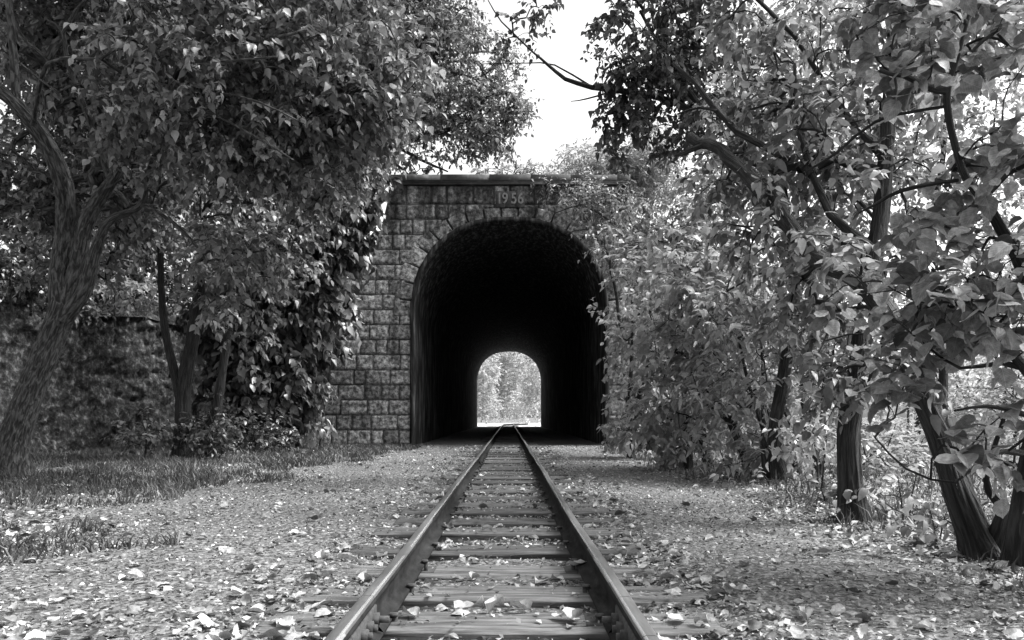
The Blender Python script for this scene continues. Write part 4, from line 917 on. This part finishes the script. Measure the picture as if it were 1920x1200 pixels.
off_path = lambda x, y: ~path_mask(x, y) & (x * -1 < np.interp(y, [0, 10.2, 20.45], [13, 12.3, 4.95]) * 1.0)
blades(150000, (-11, -1.2), (3.0, 20), .13, off_path, 'grass', 'stuff', M['grass'])
blades(26000, (1.5, 8), (3.0, 20), .16, off_path, 'undergrowth', 'stuff', M['grass'])
blades(3500, (-1.1, 1.1), (4.5, 20), .06, lambda x, y: (np.abs(np.abs(x) - .47) < .05) & (noise3(np.stack([x * 0, y * 1.1, 0 * x + 5], -1)) > .1), 'weeds_along_rails', 'stuff', M['grass'])

def litter(n, xr, yr, size, dens, name, kind, m, flat=.25, pw=1.6):
    x = RNG.uniform(*xr, n); y = yr[0] + (yr[1] - yr[0]) * RNG.random(n) ** pw
    keep = RNG.random(n) < dens(x, y)
    keep &= ~((np.abs(y[:, None] - np.array(ySl)[None]).min(1) < .13) & (np.abs(x) < .75) & (RNG.random(n) > .22)); x, y = x[keep], y[keep]; n = len(x)
    on = np.abs(np.abs(x) - .392) < .055
    x = np.where(on, x + np.sign(RNG.random(n) - .5) * .09, x)
    z = ground_h(x, y) + .004 + RNG.random(n) * .008
    ySa = np.array(ySl); near = np.abs(y[:, None] - ySa[None]).min(1) < .12
    z = np.where(near & (np.abs(x) < .74), np.maximum(z, .004), z)
    a = RNG.uniform(0, 2 * math.pi, n); ax = np.stack([np.cos(a), np.sin(a), RNG.normal(size=n) * flat], 1)
    nr = np.stack([RNG.normal(size=n) * flat * 1.4, RNG.normal(size=n) * flat * 1.4, np.where(RNG.random(n) > .3, 1.0, -1.0)], 1)
    sz = size * RNG.uniform(.35, 1.3, n)
    z = z + sz * .10
    me = leaves_mesh(np.stack([x, y, z], 1), ax, nr, sz, kind, name)
    o = obj(name, me, m); struct(o, 'stuff'); return o
def dens(x, y):
    c = .34 + .5 * noise3(np.stack([x * 1.1, y * .8, 0 * x + 4], -1)); d = c
    d = d + .5 * np.exp(-((np.abs(x) - .62) / .25) ** 2) + .9 * np.exp(-((x - 2.3) / .45) ** 2) * (y < 7)
    d = d - .45 * ((np.abs(x - 1.45) < .5) | (np.abs(x + 1.5) < .5))
    return np.clip(d, .10, 1) * (y < 20)
litter(26000, (-5.5, 4.5), (1.9, 21), .062, dens, 'leaf_litter', 'dry', M['leaf_dry'])
litter(240000, (-5, 3.6), (1.9, 21), .025, lambda x, y: np.clip(dens(x, y) + .15, 0, 1), 'leaf_fragments', 'far', M['leaf_crumb'], .35, 1.7)
litter(20000, (-3, 3), (1.9, 9), .016, lambda x, y: 0 * x + .9, 'dark_debris', 'far', M['bark_crumb'] if 'bark_crumb' in M else M['leaf_dark'], .5, 1.5)
# single large fallen leaves that can be told apart near the camera
lm_ = []
for k in range(9):
    T, Q, Tr = leaf_template('dry', [.1, .35, -.2, .5, -.35, .2, .6, -.1, .3][k], [.3, .6, .15, .9, .4, -.3, .2, .7, -.5][k], [0, .4, -.5, .2, .6, -.3, 0, .5, -.6][k])
    T = T * np.array([1, 1.0 + .1 * (k % 3), .9]) + .016 * RNG.normal(size=T.shape)
    lm_.append(mesh('fallen_leaf', T, Q, None, True, UV0['dry'][Q])); lm_[-1].materials.append(M['leaf_bleached'])
special = {0: (1083, 1060, .085), 1: (1075, 1160, .075), 2: (880, 1140, .085), 3: (930, 1140, .07), 4: (720, 1045, .06), 5: (610, 1148, .06)}
nf = 0
while nf < 160:
    if nf in special:
        px, py, sz = special[nf]; Z = F * (CAMZ - .01) / (py - 782); x = W(px, py, Z)[0]; y = Z
    else:
        y = 2.3 + 3.2 * random.random() ** 1.3; x = random.uniform(-.62, .62) * y * 1.05; sz = random.uniform(.032, .068)
        if abs(abs(x) - .392) < .07: continue
        if random.random() > float(dens(np.array([x]), np.array([y]))[0]) + .2: continue
    z = float(ground_h(np.array([x]), np.array([y]))[0]) + .012
    if abs(x) < .74 and min(abs(y - s) for s in ySl) < .13: z = max(z, .012)
    o = obj('fallen_leaf', lm_[nf % 9], None, None, (x, y, z)); o.scale = (sz * 1.2,) * 3
    o.rotation_euler = (random.uniform(-.25, .25), random.uniform(-.2, .2), random.uniform(0, 6.28))
    tag(o, 'large dry pale leaf lying curled on the ground in the foreground', 'leaf', 'large fallen leaves in the foreground'); nf += 1
# pebbles
def pebble(px, py, w, lab):
    Z = F * CAMZ / (py - 782); x = W(px, py, Z)[0]; r = w * Z / F / 2
    n1, n2 = 14, 20; th, ph = np.meshgrid(np.linspace(0, math.pi, n1), np.linspace(0, 2 * math.pi, n2 + 1)[:-1], indexing='ij')
    v = np.stack([np.sin(th) * np.cos(ph), np.sin(th) * np.sin(ph), np.cos(th)], -1); v = v * (1 + .18 * fbm(v * 1.5 + px, 3))[..., None] * np.array([r, r * .75, r * .5])
    q = []
    for i in range(n1 - 1):
        for j in range(n2): q.append((i * n2 + j, i * n2 + (j + 1) % n2, (i + 1) * n2 + (j + 1) % n2, (i + 1) * n2 + j))
    o = obj('pebble', mesh('pebble', v, np.array(q)[:, ::-1], smooth=True), M['stone_pebble'], None, (x, Z, float(ground_h(np.array([x]), np.array([Z]))[0]) + r * .3))
    tag(o, lab, 'pebble', 'loose pebbles on the track bed')
pebble(844, 1087, 24, 'dark rounded pebble between the rails beside the second sleeper'); pebble(886, 1092, 17, 'smaller grey pebble right of the dark one between the rails')
pebble(1180, 998, 12, 'small pebble lying just outside the right rail'); pebble(536, 1086, 12, 'tiny pebble on the left path')
print("LEAVES", NLEAF)
